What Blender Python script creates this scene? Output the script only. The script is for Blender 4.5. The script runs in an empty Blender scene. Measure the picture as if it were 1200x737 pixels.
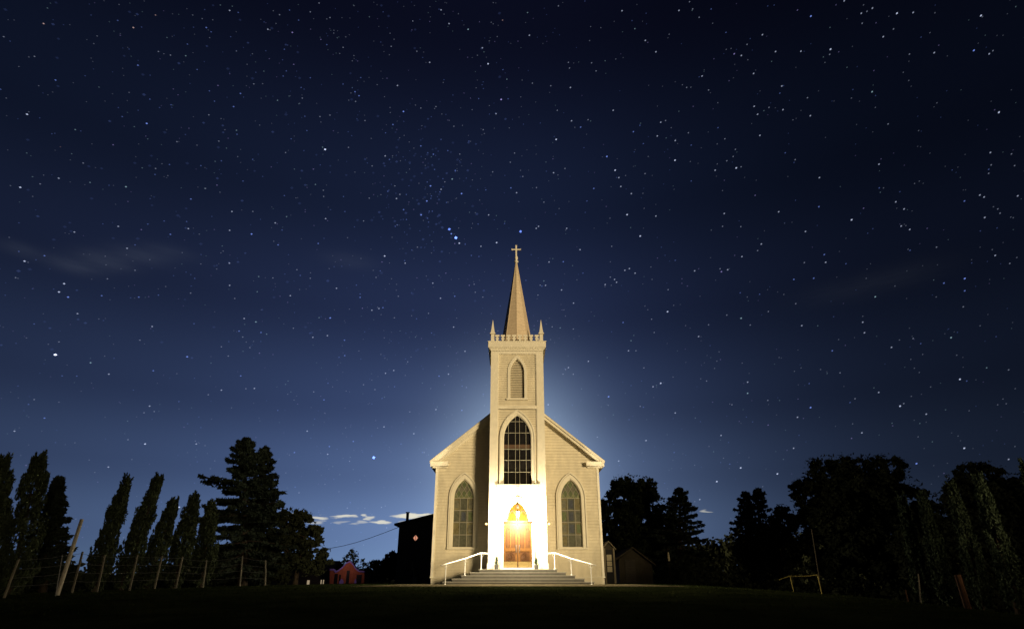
import bpy, math, random
import numpy as np
from mathutils import Vector, Matrix
R = math.radians
random.seed(7)
scene = bpy.context.scene
COL = scene.collection

# ------------------------------------------------------------------ camera maths
F, CX, CY, PITCH = 700.0, 600.0, 368.5, R(23.9)
cp, sp = math.cos(PITCH), math.sin(PITCH)
def ray(px, py):
    dx = (px - CX) / F; up = (CY - py) / F
    return Vector((dx, cp - up * sp, sp + up * cp))
def at(px, py, Y):
    d = ray(px, py)
    return d * (Y / d.y)
def rz(row, Y):            # height of a picture row on the plane Y
    return at(CX, row, Y).z

def ter(x, y):
    z = -0.27 - 0.00075 * max(0.0, 40 - max(y, -2)) ** 2
    xl = max(0.0, -x - 12); z -= min(0.025 * xl, 2.5)
    xr = max(0.0, x - 8)
    s = 0.0074 * xr * xr if xr < 12 else 1.0656 + 0.1776 * (xr - 12)
    if s > 1.6: s = 1.6 + 1.4 * (1 - math.exp(-(s - 1.6) / 1.4))
    z -= s * (1.0 if y < 45 else max(0.35, 1 - (y - 45) / 60))
    z -= min(0.015 * max(0.0, y - 60), 4.0)
    if y < 30 or abs(x) > 14:
        z += 0.04 * math.sin(x * 0.9 + y * 0.35) * math.sin(y * 0.7 - x * 0.2)
    return z

# ------------------------------------------------------------------ materials
def mat(name, col, rough=0.7, spec=0.3, noise=0.0, nscale=8.0, col2=None, bump=0.0, bscale=30.0, metal=0.0, stretch=(1, 1, 1)):
    m = bpy.data.materials.new(name); m.use_nodes = True
    nt = m.node_tree; b = nt.nodes['Principled BSDF']
    b.inputs['Base Color'].default_value = (*col, 1)
    b.inputs['Roughness'].default_value = rough
    b.inputs['Specular IOR Level'].default_value = spec
    b.inputs['Metallic'].default_value = metal
    tc = nt.nodes.new('ShaderNodeTexCoord'); mp = nt.nodes.new('ShaderNodeMapping')
    mp.inputs['Scale'].default_value = stretch
    nt.links.new(tc.outputs['Object'], mp.inputs['Vector'])
    if noise > 0 or col2:
        n = nt.nodes.new('ShaderNodeTexNoise'); n.inputs['Scale'].default_value = nscale
        n.inputs['Detail'].default_value = 5; n.inputs['Roughness'].default_value = 0.65
        nt.links.new(mp.outputs[0], n.inputs['Vector'])
        r = nt.nodes.new('ShaderNodeValToRGB')
        c2 = col2 or tuple(c * (1 - noise) for c in col)
        r.color_ramp.elements[0].position = 0.35; r.color_ramp.elements[0].color = (*c2, 1)
        r.color_ramp.elements[1].position = 0.65; r.color_ramp.elements[1].color = (*col, 1)
        nt.links.new(n.outputs['Fac'], r.inputs['Fac'])
        nt.links.new(r.outputs['Color'], b.inputs['Base Color'])
    if bump > 0:
        n2 = nt.nodes.new('ShaderNodeTexNoise'); n2.inputs['Scale'].default_value = bscale
        n2.inputs['Detail'].default_value = 6
        nt.links.new(mp.outputs[0], n2.inputs['Vector'])
        bp = nt.nodes.new('ShaderNodeBump'); bp.inputs['Strength'].default_value = bump
        bp.inputs['Distance'].default_value = 0.05
        nt.links.new(n2.outputs['Fac'], bp.inputs['Height'])
        nt.links.new(bp.outputs['Normal'], b.inputs['Normal'])
    return m
def emat(name, col, strength, sample='AUTO'):
    m = bpy.data.materials.new(name); m.use_nodes = True
    nt = m.node_tree; nt.nodes.remove(nt.nodes['Principled BSDF'])
    e = nt.nodes.new('ShaderNodeEmission'); e.inputs['Color'].default_value = (*col, 1)
    e.inputs['Strength'].default_value = strength
    nt.links.new(e.outputs[0], nt.nodes['Material Output'].inputs['Surface'])
    m.cycles.emission_sampling = sample
    return m

M = {}
M['siding'] = mat('painted_siding', (.74, .67, .51), .6, .3, .20, 1.1, bump=.06, bscale=30, stretch=(1.5, 1.5, .6))
M['trim'] = mat('painted_trim', (.74, .69, .56), .5, .4, .10, 3.0, bump=.06, bscale=40)
M['spire'] = mat('weathered_spire_paint', (.64, .52, .37), .6, .3, .2, 2.5, bump=.2, bscale=12, stretch=(1, 1, 4))
M['roof'] = mat('roof_shingle', (.07, .065, .06), .9, .2, .4, 6, bump=.5, bscale=14)
M['wood'] = mat('varnished_oak', (.066, .027, .0035), .6, .15, .45, 5, bump=.15, bscale=30, stretch=(5, 5, .7))
M['wood2'] = mat('varnished_oak_dark', (.030, .010, .0012), .6, .15, .35, 7, stretch=(5, 5, .7))
M['wood3'] = mat('varnished_oak_panel', (.040, .0145, .0018), .6, .15, .4, 6, stretch=(5, 5, .7))
M['oakwindow'] = mat('amber_tracery', (.040, .021, .001), .8, .05, .5, 9, col2=(.028, .010, .0007))
M['brass'] = mat('brass_kickplate', (.30, .22, .09), .35, .5, .3, 20, metal=.8)
M['iron'] = mat('dark_iron', (.05, .05, .05), .5, .4, .3, 20, metal=.6)
M['concrete'] = mat('step_concrete', (.17, .165, .15), .85, .2, .2, 3, bump=.1, bscale=30)
M['tread'] = mat('step_nosing', (.38, .37, .34), .8, .2, .15, 6)
M['rail'] = mat('white_pipe_paint', (.80, .80, .78), .4, .5, .1, 10)
M['darkglass'] = mat('dark_window_glass', (.018, .016, .014), .12, .6, .5, 2)
M['dimwood'] = mat('gallery_wood', (.10, .055, .03), .6, .3, .3, 4, stretch=(1, 1, 8))
M['louver'] = mat('louver_paint', (.70, .63, .48), .6, .3, .12, 6)
M['grass'] = mat('night_grass', (.036, .044, .018), 1, 0, .5, .5, col2=(.014, .020, .008), bump=.8, bscale=5)
M['blade'] = mat('grass_blade', (.030, .042, .014), .9, 0, .5, .7)
M['bark'] = mat('bark', (.055, .042, .032), .95, .1, .5, 6, bump=.6, bscale=10, stretch=(1, 1, .3))
M['cyp'] = mat('cypress_foliage', (.046, .062, .032), .85, .15, .55, 1.2)
M['cyp2'] = mat('pale_cypress_foliage', (.060, .086, .052), .85, .15, .5, .8)
M['fir'] = mat('fir_foliage', (.034, .048, .034), .85, .15, .55, .8)
M['oak'] = mat('oak_foliage', (.036, .048, .022), .85, .15, .6, .6)
M['oakd'] = mat('dark_oak_foliage', (.026, .032, .018), .9, .1, .5, .6)
M['post'] = mat('weathered_post', (.19, .175, .14), .9, .2, .5, 6, bump=.5, bscale=20, stretch=(1, 1, .3))
M['muntin'] = mat('lead_cames', (.34, .32, .25), .6, .3, .2, 8)
M['polepale'] = mat('pale_timber', (.52, .48, .40), .9, .2, .4, 5, bump=.4, bscale=16, stretch=(1, 1, .3))
M['postred'] = mat('red_brown_post', (.085, .042, .025), .9, .2, .5, 6)
M['wire'] = mat('fence_wire', (.18, .18, .18), .5, .4, .2, 10, metal=.7)
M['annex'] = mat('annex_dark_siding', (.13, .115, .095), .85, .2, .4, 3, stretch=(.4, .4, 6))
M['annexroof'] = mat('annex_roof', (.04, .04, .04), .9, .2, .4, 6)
M['brick'] = mat('red_plaster', (.42, .13, .07), .9, .2, .35, 2.5)
M['violet'] = mat('pale_violet_coping', (.30, .22, .66), .7, .2, .2, 3)
M['dimglow'] = mat('frosted_pane', (.80, .72, .50), .3, .5, .2, 5)
M['black'] = mat('dark_opening', (.012, .012, .014), .5, .3, .2, 3)
M['shed'] = mat('grey_shed_boards', (.10, .085, .06), .85, .2, .4, 3, stretch=(6, 6, .5))
M['shedtrim'] = mat('cream_shed_trim', (.38, .33, .23), .75, .2, .2, 5)
M['leafpot'] = mat('pot_plant_leaf', (.035, .07, .025), .6, .3, .4, 12)
M['pot'] = mat('glazed_pot', (.06, .06, .055), .4, .5, .3, 10)
M['yellow'] = mat('yellow_pipe', (.62, .50, .12), .5, .4, .3, 6)
M['hill'] = mat('hill_scrub', (.035, .04, .04), 1, 0, .3, .02)

# ------------------------------------------------------------------ mesh builder (world coordinates)
class MB:
    def __init__(s): s.v = []; s.f = []; s.m = []
    def add(s, vs, fs, mi=0):
        b = len(s.v); s.v += [tuple(v) for v in vs]
        for f in fs: s.f.append(tuple(b + i for i in f)); s.m.append(mi)
        return s
    def box(s, x0, x1, y0, y1, z0, z1, mi=0):
        return s.add([(x0,y0,z0),(x1,y0,z0),(x1,y1,z0),(x0,y1,z0),(x0,y0,z1),(x1,y0,z1),(x1,y1,z1),(x0,y1,z1)],
              [(0,3,2,1),(4,5,6,7),(0,1,5,4),(1,2,6,5),(2,3,7,6),(3,0,4,7)], mi)
    def prism(s, poly, y0, y1, mi=0):       # poly in xz
        n = len(poly)
        vs = [(x, y0, z) for x, z in poly] + [(x, y1, z) for x, z in poly]
        fs = [tuple(range(n)), tuple(range(2*n-1, n-1, -1))]
        fs += [(i, n+i, n+(i+1) % n, (i+1) % n) for i in range(n)]
        return s.add(vs, fs, mi)
    def ring(s, o, i, y0, y1, mi=0, closed=False):   # between two outlines of same length
        n = len(o)
        vs = [(x, y0, z) for x, z in o] + [(x, y0, z) for x, z in i] + [(x, y1, z) for x, z in o] + [(x, y1, z) for x, z in i]
        fs = []
        for k in range(n if closed else n-1):
            k2 = (k+1) % n
            fs += [(k, k2, n+k2, n+k), (2*n+k, 3*n+k, 3*n+k2, 2*n+k2), (k, 2*n+k, 2*n+k2, k2), (n+k, n+k2, 3*n+k2, 3*n+k)]
        if not closed:
            for k in (0, n-1): fs.append((k, n+k, 3*n+k, 2*n+k))
        return s.add(vs, fs, mi)
    def tube(s, pts, rad, n=8, mi=0):
        pts = [Vector(p) for p in pts]
        if not hasattr(rad, '__len__'): rad = [rad]*len(pts)
        vs = []
        for i, p in enumerate(pts):
            d = (pts[min(i+1, len(pts)-1)] - pts[max(i-1, 0)]).normalized()
            a = d.orthogonal().normalized() if abs(d.z) < .9 else Vector((1, 0, 0)).cross(d).normalized()
            a = Vector((0, 0, 1)).cross(d).normalized() if abs(d.z) < .9 else a
            b = d.cross(a)
            for k in range(n):
                t = 2*math.pi*k/n
                vs.append(p + (a*math.cos(t) + b*math.sin(t))*rad[i])
        fs = []
        for i in range(len(pts)-1):
            for k in range(n):
                k2 = (k+1) % n
                fs.append((i*n+k, i*n+k2, (i+1)*n+k2, (i+1)*n+k))
        fs.append(tuple(range(n-1, -1, -1))); fs.append(tuple(range((len(pts)-1)*n, len(pts)*n)))
        return s.add(vs, fs, mi)
    def lathe(s, c, prof, n=12, mi=0, ph=0):     # prof list of (r,z)
        vs = []
        for r, z in prof:
            for k in range(n):
                t = 2*math.pi*(k+ph)/n; vs.append((c[0]+r*math.cos(t), c[1]+r*math.sin(t), c[2]+z))
        fs = []
        for i in range(len(prof)-1):
            for k in range(n):
                k2 = (k+1) % n; fs.append((i*n+k, i*n+k2, (i+1)*n+k2, (i+1)*n+k))
        fs.append(tuple(range(n-1, -1, -1))); fs.append(tuple(range((len(prof)-1)*n, len(prof)*n)))
        return s.add(vs, fs, mi)
    def xform(s, mx):
        s.v = [tuple(mx @ Vector(v)) for v in s.v]; return s
    def build(s, name, mats, parent=None, origin=None, smooth=False):
        me = bpy.data.meshes.new(name)
        if origin is None: origin = root_of(parent) if parent else Vector((0, 0, 0))
        o3 = Vector(origin)
        me.from_pydata([(v[0]-o3.x, v[1]-o3.y, v[2]-o3.z) for v in s.v], [], s.f)
        for m in (mats if isinstance(mats, (list, tuple)) else [mats]): me.materials.append(M[m] if isinstance(m, str) else m)
        me.polygons.foreach_set('material_index', s.m)
        if smooth: me.polygons.foreach_set('use_smooth', [True]*len(s.f))
        me.update()
        ob = bpy.data.objects.new(name, me); COL.objects.link(ob)
        if parent is not None: ob.parent = parent
        else: ob.location = o3
        return ob
def root_of(o):
    while o.parent: o = o.parent
    return o.location.copy()
def tag(o, label=None, cat=None, group=None, kind=None):
    if label: o['label'] = label
    if cat: o['category'] = cat
    if group: o['group'] = group
    if kind: o['kind'] = kind
    return o
def empty(name, loc, label, cat, group=None):
    o = bpy.data.objects.new(name, None); COL.objects.link(o); o.location = loc; o.empty_display_size = .3
    return tag(o, label, cat, group)
def copy_tree(o, parent=None):
    c = o.copy(); COL.objects.link(c)
    if parent: c.parent = parent
    for ch in list(o.children): copy_tree(ch, c)
    return c

# gothic arch helpers -------------------------------------------------
def arch_x(w, zs, za, z):
    if z <= zs: return w
    if z >= za: return 0.0
    h = za - zs; Rr = (w*w + h*h)/(2*w)
    return (w-Rr) + math.sqrt(max(0, Rr*Rr - (z-zs)**2))
def arch(w, zb, zs, za, n=12, cx=0):
    right = [(cx+w, zb), (cx+w, zs)]
    h = za - zs; Rr = (w*w + h*h)/(2*w); a1 = math.asin(min(1, h/Rr))
    for k in range(1, n+1):
        a = a1*k/n; right.append((cx+(w-Rr)+Rr*math.cos(a), zs+Rr*math.sin(a)))
    right[-1] = (cx, za)
    left = [(2*cx-x, z) for x, z in right[:-1]]
    return left + right[::-1]     # bottom-left ... apex ... bottom-right
def siding(mb, x0f, x1f, z0, z1, y, openings=(), step=.2, lap=.022):
    """lap siding facing -Y; x0f/x1f give the wall limits at height z; openings = (cx,w,zb,zs,za)"""
    zz = []; z = z0
    while z < z1-1e-6:
        zz.append((z, min(z+step, z1))); z += step
    for a, b in zz:
        segs = [(x0f, x1f)]
        mid = (a+b)/2
        for (ocx, w, zb, zs, za) in openings:
            if zb < mid < za:
                L = (lambda q, ocx=ocx, w=w, zs=zs, za=za: ocx - arch_x(w, zs, za, q))
                Rt = (lambda q, ocx=ocx, w=w, zs=zs, za=za: ocx + arch_x(w, zs, za, q))
                ns = []
                for s0, s1 in segs:
                    if s0(mid) < L(mid) and Rt(mid) < s1(mid): ns += [(s0, L), (Rt, s1)]
                    else: ns.append((s0, s1))
                segs = ns
        for s0, s1 in segs:
            xa, xb, xc, xd = s0(a), s1(a), s1(b), s0(b)
            if xc < xd: xc = xd = (xc+xd)/2
            if xb <= xa: continue
            g_ = min(.028, (b-a)*.3); q = (b-g_-a)/(b-a)
            xe, xf = xb+(xc-xb)*q, xa+(xd-xa)*q
            mb.add([(xa, y-lap, a), (xb, y-lap, a), (xe, y-.004, b-g_), (xf, y-.004, b-g_), (xa, y+.03, a), (xb, y+.03, a), (xe, y+.03, b-g_), (xf, y+.03, b-g_), (xc, y+.03, b), (xd, y+.03, b)],
                   [(0, 1, 2, 3), (4, 5, 1, 0), (3, 2, 6, 7), (7, 6, 8, 9)])

# ------------------------------------------------------------------ ground
def axis(lo, hi, near, step, grow):
    p = [near]; s = step
    while p[-1] < hi: p.append(p[-1]+s); s = s if p[-1] < 60 else s*grow
    q = [near]; s = step
    while q[-1] > lo: q.append(q[-1]-s); s = s if q[-1] > -60 else s*grow
    return sorted(set(q[1:]+p))
xs = axis(-4000, 4000, 0, 1.0, 1.25); ys = axis(-200, 6000, 0, 1.0, 1.25)
g = MB()
g.v = [(x, y, ter(x, y)) for y in ys for x in xs]
nx = len(xs)
g.f = [(j*nx+i, j*nx+i+1, (j+1)*nx+i+1, (j+1)*nx+i) for j in range(len(ys)-1) for i in range(nx-1)]
g.m = [0]*len(g.f)
tag(g.build('ground', 'grass', smooth=True), kind='structure')

# grass blades on the low mound
rng = np.random.default_rng(3)
gb = MB(); cnt = 0
while cnt < 22000:
    y = 14 + 25*rng.random()**.8; x = (rng.random()*2-1)*(.92*y+3)
    if 31.3 < y and abs(x-.36) < 7.3: continue
    h = .02+.045*rng.random(); a = rng.random()*6.28; w = .012+.012*rng.random()
    z = ter(x, y)-.01; lx, ly = (rng.random(2)-.5)*.12
    gb.add([(x-w*math.cos(a), y-w*math.sin(a), z), (x+w*math.cos(a), y+w*math.sin(a), z), (x+lx, y+ly, z+h)], [(0, 1, 2)]); cnt += 1
tag(gb.build('grass', 'blade'), 'short rough grass on the dark mound before the church', 'grass', kind='stuff')

# pale strip before the steps: lit ground put into its colour
M['lit_ground'] = mat('lit_ground_pale', (.17, .145, .09), .95, 0, .5, 1.2, bump=.5, bscale=30)
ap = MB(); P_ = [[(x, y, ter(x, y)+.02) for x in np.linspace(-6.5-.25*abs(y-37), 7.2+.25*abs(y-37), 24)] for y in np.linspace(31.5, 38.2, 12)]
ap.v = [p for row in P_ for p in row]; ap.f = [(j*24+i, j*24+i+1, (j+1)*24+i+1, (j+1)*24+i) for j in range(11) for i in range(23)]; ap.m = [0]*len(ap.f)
tag(ap.build('lit_strip', 'lit_ground', smooth=True), kind='structure')
# distant hills
h = MB(); N = 160
for k in range(N+1):
    x = -4200 + 8400*k/N
    hh = 20 + 9*math.sin(k*.21+1) + 5*math.sin(k*.57) + 2*math.sin(k*1.7)
    if x > 0: hh += 22*min(1, x/1200)
    h.v += [(x, 2600, -6), (x, 3000, hh*.9), (x, 3500, hh*.6), (x, 4200, -8)]
for k in range(N):
    for j in range(3): h.f.append((k*4+j, (k+1)*4+j, (k+1)*4+j+1, k*4+j+1)); h.m.append(0)
tag(h.build('hills', 'hill', smooth=True), kind='structure')

# ------------------------------------------------------------------ church
GX, TY, GZ = .36, 40.0, -.27
church = empty('church', (GX, TY, GZ), 'white wooden church with square bell tower, spire and gabled nave, lit at night', 'church')
HW = 1.85                       # tower half width
NY = 41.8                       # nave front plane
NH = 5.55                       # nave half width
X = lambda r: GX + r
EAVE, SL = 7.25, .81
def roofz(r): return EAVE + (5.9-abs(r))*SL   # underside line of the roof at local x
NL = 21.0                       # nave length

# nave wall
SW_ZB, SW_ZA = rz(641, NY), rz(560.6, NY)
SW_ZS = rz(583.4, NY)
SW_W = .70
nv = MB()
ops = [(X(-3.6), SW_W, SW_ZB, SW_ZS, SW_ZA), (X(3.6), SW_W, SW_ZB, SW_ZS, SW_ZA)]
def xl(z): return X(-min(NH, max(0.02, 5.9-(z-EAVE)/SL - .02)))
def xr(z): return X(min(NH, max(0.02, 5.9-(z-EAVE)/SL - .02)))
peak = roofz(0) - .03
siding(nv, xl, xr, .15, peak, NY, ops)
nv.box(X(-NH-.0), X(NH), NY-.05, NY+.3, GZ-.3, .15)        # water table / foundation
back = NY+NL
nv.prism([(X(-NH), GZ-.3), (X(NH), GZ-.3), (X(NH), roofz(NH)-.03), (X(0), peak), (X(-NH), roofz(NH)-.03)], back-.1, back)
side_ops = [(c, .6, 1.9, 4.6, 6.0) for c in (4.0, 8.5, 13.0, 17.5)]
for sgn in (-1, 1):
    t = MB()
    siding(t, lambda z: 0, lambda z: NL, .15, roofz(NH), 0, side_ops)
    # t faces -Y with x along wall: turn it so it faces sgn*X
    if sgn < 0: mx = Matrix(((0, 1, 0, X(-NH)), (-1, 0, 0, back), (0, 0, 1, 0), (0, 0, 0, 1)))
    else: mx = Matrix(((0, -1, 0, X(NH)), (1, 0, 0, NY), (0, 0, 1, 0), (0, 0, 0, 1)))
    t.xform(mx); nv.v, nv.f, nv.m = nv.v + t.v, nv.f + [tuple(i+len(nv.v) for i in f) for f in t.f], nv.m + t.m
    nv.box(*( (X(-NH), X(-NH)+.3) if sgn < 0 else (X(NH)-.3, X(NH)) ), NY+.3, back-.1, GZ-.3, .15)
nv.build('nave_wall', 'siding', church)
# dark interior floor/back so openings are not see-through
inn = MB(); inn.box(X(-NH+.4), X(NH-.4), NY+.9, back-.8, GZ, 6.8)
inn.build('nave_interior', 'black', church)
# roof
rf = MB(); YR0, YR1 = NY-.42, back+.4
for sgn in (-1, 1):
    lo, hi = (X(sgn*5.98), EAVE-.065+.10), (X(0), roofz(0)+.10)
    rf.prism([(lo[0], lo[1]), (hi[0], hi[1]), (hi[0], hi[1]+.14), (lo[0], lo[1]+.14)][::(1 if sgn < 0 else -1)], YR0-.03, YR1)
rf.build('roof', 'roof', church)
# rake boards, soffits, returns, corner boards
tr = MB()
for sgn in (-1, 1):
    def P(r, dz): return (X(sgn*r), roofz(r)+dz)
    pl = [P(5.93, -.20), P(1.72, -.20), P(1.72, .10), P(5.93, .10)]
    tr.prism(pl[::(-1 if sgn > 0 else 1)], YR0, YR0+.07)                     # fascia
    pl = [P(5.95, .03), P(1.72, .03), P(1.72, .21), P(5.98, .21)]
    tr.prism(pl[::(-1 if sgn > 0 else 1)], YR0-.075, YR0-.033)               # crown strip
    pl = [P(5.90, -.06), P(1.86, -.06), P(1.86, .0), P(5.90, .0)]
    tr.prism(pl[::(-1 if sgn > 0 else 1)], YR0+.072, NY+.0)                  # soffit
    pl = [P(5.60, -.34), P(1.86, -.34), P(1.86, -.063), P(5.60, -.063)]
    tr.prism(pl[::(-1 if sgn > 0 else 1)], NY-.07, NY-.0)                    # frieze under soffit
    a, b = sorted((X(sgn*5.92), X(sgn*4.72)))
    tr.box(a, b, YR0+.01, NY-.001, EAVE-.16, EAVE+.06)                       # cornice return
    a, b = sorted((X(sgn*5.97), X(sgn*4.67)))
    tr.box(a, b, YR0-.04, NY-.003, EAVE+.062, EAVE+.11)
    a, b = sorted((X(sgn*5.80), X(sgn*4.80)))
    tr.box(a, b, NY-.10, NY-.002, EAVE-.26, EAVE-.163)
    a, b = sorted((X(sgn*(NH+.03)), X(sgn*(NH-.13))))
    tr.box(a, b, NY-.05, NY+.24, .172, EAVE-.27)                             # corner board
    a, b = sorted((X(sgn*5.93), X(sgn*(NH+.01))))
    tr.box(a, b, NY+.002, YR1-.02, EAVE-.2, EAVE-.04)                        # eave box along the side
tr.box(X(-NH-.07), X(NH+.07), NY-.09, NY-.052, .10, .17)
tr.build('trim', 'trim', church)

# --- windows
PAL = {'y': (.20, .175, .09), 'g': (.13, .16, .08), 'b': (.075, .085, .105), 'd': (.11, .113, .08), 'a': (.15, .10, .045), 'r': (.15, .065, .045), 'c': (.165, .16, .115), 'l': (.23, .25, .12)}
for k, c in PAL.items(): M['sg_'+k] = mat('stained_glass_'+k, c, .25, .5, .45, 6)
PK = list(PAL)
def stained(cx, y, w, zb, zs, za, grid, cols=(.33, .67), parent=None):
    mb = MB(); xs_ = [-w] + [-w+2*w*c for c in cols] + [w]
    nr = len(grid); zz = [zs + (zb-zs)*k/nr for k in range(nr+1)]
    for r in range(nr):
        for c in range(3):
            # each cell: border of small panes around a centre field
            x0, x1, z1, z0 = cx+xs_[c], cx+xs_[c+1], zz[r], zz[r+1]
            k = PK.index(grid[r][c])
            bx, bz = (x1-x0)*.2, (z1-z0)*.16
            kb = PK.index('c') if (r+c) % 2 else PK.index('y')
            if c == 1: kb = PK.index('d')
            mb.add([(x0, y, z0), (x1, y, z0), (x1, y, z1), (x0, y, z1), (x0+bx, y, z0+bz), (x1-bx, y, z0+bz), (x1-bx, y, z1-bz), (x0+bx, y, z1-bz)],
                   [(0, 1, 5, 4), (1, 2, 6, 5), (2, 3, 7, 6), (3, 0, 4, 7)], kb)
            xm, zm = (x0+x1)/2, (z0+z1)/2
            mb.add([(x0+bx, y, z0+bz), (x1-bx, y, z0+bz), (x1-bx, y, z1-bz), (x0+bx, y, z1-bz)], [(0, 1, 2, 3)], k)
    # arch head: fine columns coloured in a diamond lattice
    n = 14
    for i in range(n):
        z0 = zs + (za-zs)*i/n; z1 = zs + (za-zs)*(i+1)/n
        w0, w1 = arch_x(w, zs, za, z0), arch_x(w, zs, za, z1)
        for j in range(12):
            a, b = j/12, (j+1)/12
            xm = -1 + 2*(a+b)/2; xm *= (w0+w1)/2; zmid = (z0+z1)/2 - zs
            u, v = math.floor((xm + zmid*.62)/.36), math.floor((xm - zmid*.62)/.36)
            k = PK.index('lgyglrcl'[(u*3+v*5) % 8])
            mb.add([(cx-w0+2*w0*a, y, z0), (cx-w0+2*w0*b, y, z0), (cx-w1+2*w1*b, y, z1), (cx-w1+2*w1*a, y, z1)], [(0, 1, 2, 3)], k)
    return mb, zz, xs_
def gothic_window(cx, y, w, zb, zs, za, grid, ph, parent, placed=None):
    fr = MB()
    o = arch(w+.20, zb-.02, zs, za+.28, cx=cx); i = arch(w, zb-.02, zs, za, cx=cx)
    fr.ring(o, i, y-.075, y+.005)                         # casing
    o2 = arch(w+.30, zb+.55*0+.0, zs, za+.42, cx=cx); i2 = arch(w+.22, zb, zs, za+.31, cx=cx)
    fr.ring(o2, i2, y-.13, y+.003)                        # hood mould
    i3 = arch(w-.045, zb+.002, zs, za-.07, cx=cx)
    fr.ring(i, i3, y-.01, y+.16)                          # inner stop
    F_ = fr
    mb, zz, xs_ = stained(cx, y+.10, w, zb, zs, za, grid)
    mu = MB()
    for z in zz[:-1]: mu.box(cx-w+.04, cx+w-.04, y+.055, y+.09, z-.018, z+.018)
    for xx in xs_[1:-1]: mu.box(cx+xx-.015, cx+xx+.015, y+.05, y+.093, zb, zs+.01)
    # lattice in the head
    for s in (-1, 1):
        for k in range(-4, 5):
            pts = []
            for t in np.linspace(0, za-zs, 25):
                xx = s*(k*.36 + .0 + t*.62)
                if abs(xx) < arch_x(w, zs, za, zs+t)-.02: pts.append((cx+xx, y+.075, zs+t))
            if len(pts) > 2: mu.tube([pts[0], pts[-1]], .013, 4)
    sl = MB(); sl.box(cx-w-.30, cx+w+.30, y-.17, y-.0, zb-.13, zb-.022)
    out = [('casing', fr, 'trim'), ('stained_glass', mb, ['sg_'+k for k in PK]), ('muntins', mu, 'muntin'), ('sill', sl, 'trim')]
    if placed: [b.xform(placed) for _, b, _ in out]
    wo = out[0][1].build('window', 'trim', parent)
    for nme, b, mm in out[1:]: b.build(nme, mm, wo)
    return wo
gridL = [['c', 'd', 'c'], ['d', 'b', 'g'], ['y', 'd', 'c'], ['c', 'd', 'c']]
gridR = [['c', 'b', 'y'], ['g', 'b', 'd'], ['c', 'b', 'g'], ['y', 'd', 'c']]
gothic_window(X(-3.6), NY, SW_W, SW_ZB, SW_ZS, SW_ZA, gridL, 0, church)
gothic_window(X(3.6), NY, SW_W, SW_ZB, SW_ZS, SW_ZA, gridR, 0, church)
for sgn in (-1, 1):
    for (c, w, zb, zs, za) in side_ops:
        if sgn < 0: mx = Matrix(((0, 1, 0, X(-NH)), (-1, 0, 0, back), (0, 0, 1, 0), (0, 0, 0, 1)))
        else: mx = Matrix(((0, -1, 0, X(NH)), (1, 0, 0, NY), (0, 0, 1, 0), (0, 0, 0, 1)))
        gothic_window(c, 0, w, zb, zs, za, gridL, 0, church, mx)

# --- tower
BW_ZB, BW_ZA = rz(567, TY), rz(485, TY); BW_W = .94; BW_ZS = rz(513, TY)
LV_ZB, LV_ZA = rz(466, TY), rz(419.5, TY); LV_W = .50; LV_ZS = rz(436, TY)
CO = rz(411, TY)          # underside of cornice
TB = TY + 2*HW            # tower back
BELT = rz(477, TY)
tw = MB()
PI_ = HW-.50              # inner edge of the corner boards
yp = TY+.11               # recessed siding plane
f0 = lambda z: X(-PI_); f1 = lambda z: X(PI_)
siding(tw, f0, f1, BW_ZB-.02, BELT-.12, yp, [(X(0), BW_W, BW_ZB-.05, BW_ZS, BW_ZA)], step=.16)
siding(tw, f0, f1, BELT+.12, CO-.22, yp, [(X(0), LV_W, LV_ZB, LV_ZS, LV_ZA)], step=.16)
# side and back faces of tower in siding
for k, mx in enumerate((Matrix(((0, 1, 0, X(-HW)), (-1, 0, 0, TB), (0, 0, 1, 0), (0, 0, 0, 1))),
                        Matrix(((0, -1, 0, X(HW)), (1, 0, 0, TY), (0, 0, 1, 0), (0, 0, 0, 1))),
                        Matrix(((-1, 0, 0, X(HW)), (0, -1, 0, TB), (0, 0, 1, 0), (0, 0, 0, 1))))):
    t = MB(); siding(t, lambda z: .34, lambda z: 2*HW-.34, GZ, CO-.2, .03, step=.2); t.xform(mx)
    tw.add(t.v, t.f)
# lower front wall around the doorway: flat boards
DW, DT = .90, rz(612, TY)          # door half width, lintel height
TA = rz(586.5, TY)                 # tympanum apex
SILL = rz(665, TY)
t_o = arch(1.02, SILL, DT+.10, TA+.05, n=12, cx=X(0))
# wall plate with a gothic hole: left and right halves
L = [(X(-PI_), SILL-.06)] ; 
hole = arch(DW+.10, SILL-.06, DT+.10, TA+.10, n=12, cx=X(0))
half = len(hole)//2
left = hole[:half+1]; right = hole[half:]
ztop = BW_ZB-.06
def strip(pts, xe):
    for (xa, za_), (xb, zb_) in zip(pts[:-1], pts[1:]):
        if abs(za_-zb_) < 1e-6: continue
        tw.add([(xa, yp, za_), (xb, yp, zb_), (xe, yp, zb_), (xe, yp, za_)], [(0, 1, 2, 3)])
strip(left, X(-PI_)); strip(right, X(PI_))
tw.add([(X(-PI_), yp, TA+.10), (X(PI_), yp, TA+.10), (X(PI_), yp, ztop), (X(-PI_), yp, ztop)], [(0, 1, 2, 3)])
tw.build('tower_wall', 'siding', church)
ti = MB()
ti.box(X(-HW+.35), X(HW-.35), TY+.75, TB-.1, GZ, BW_ZB-.2); ti.box(X(-HW+.35), X(HW-.35), TY+.95, TB-.1, BW_ZB-.1, CO)
ti.build('tower_interior', 'black', church)
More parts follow.
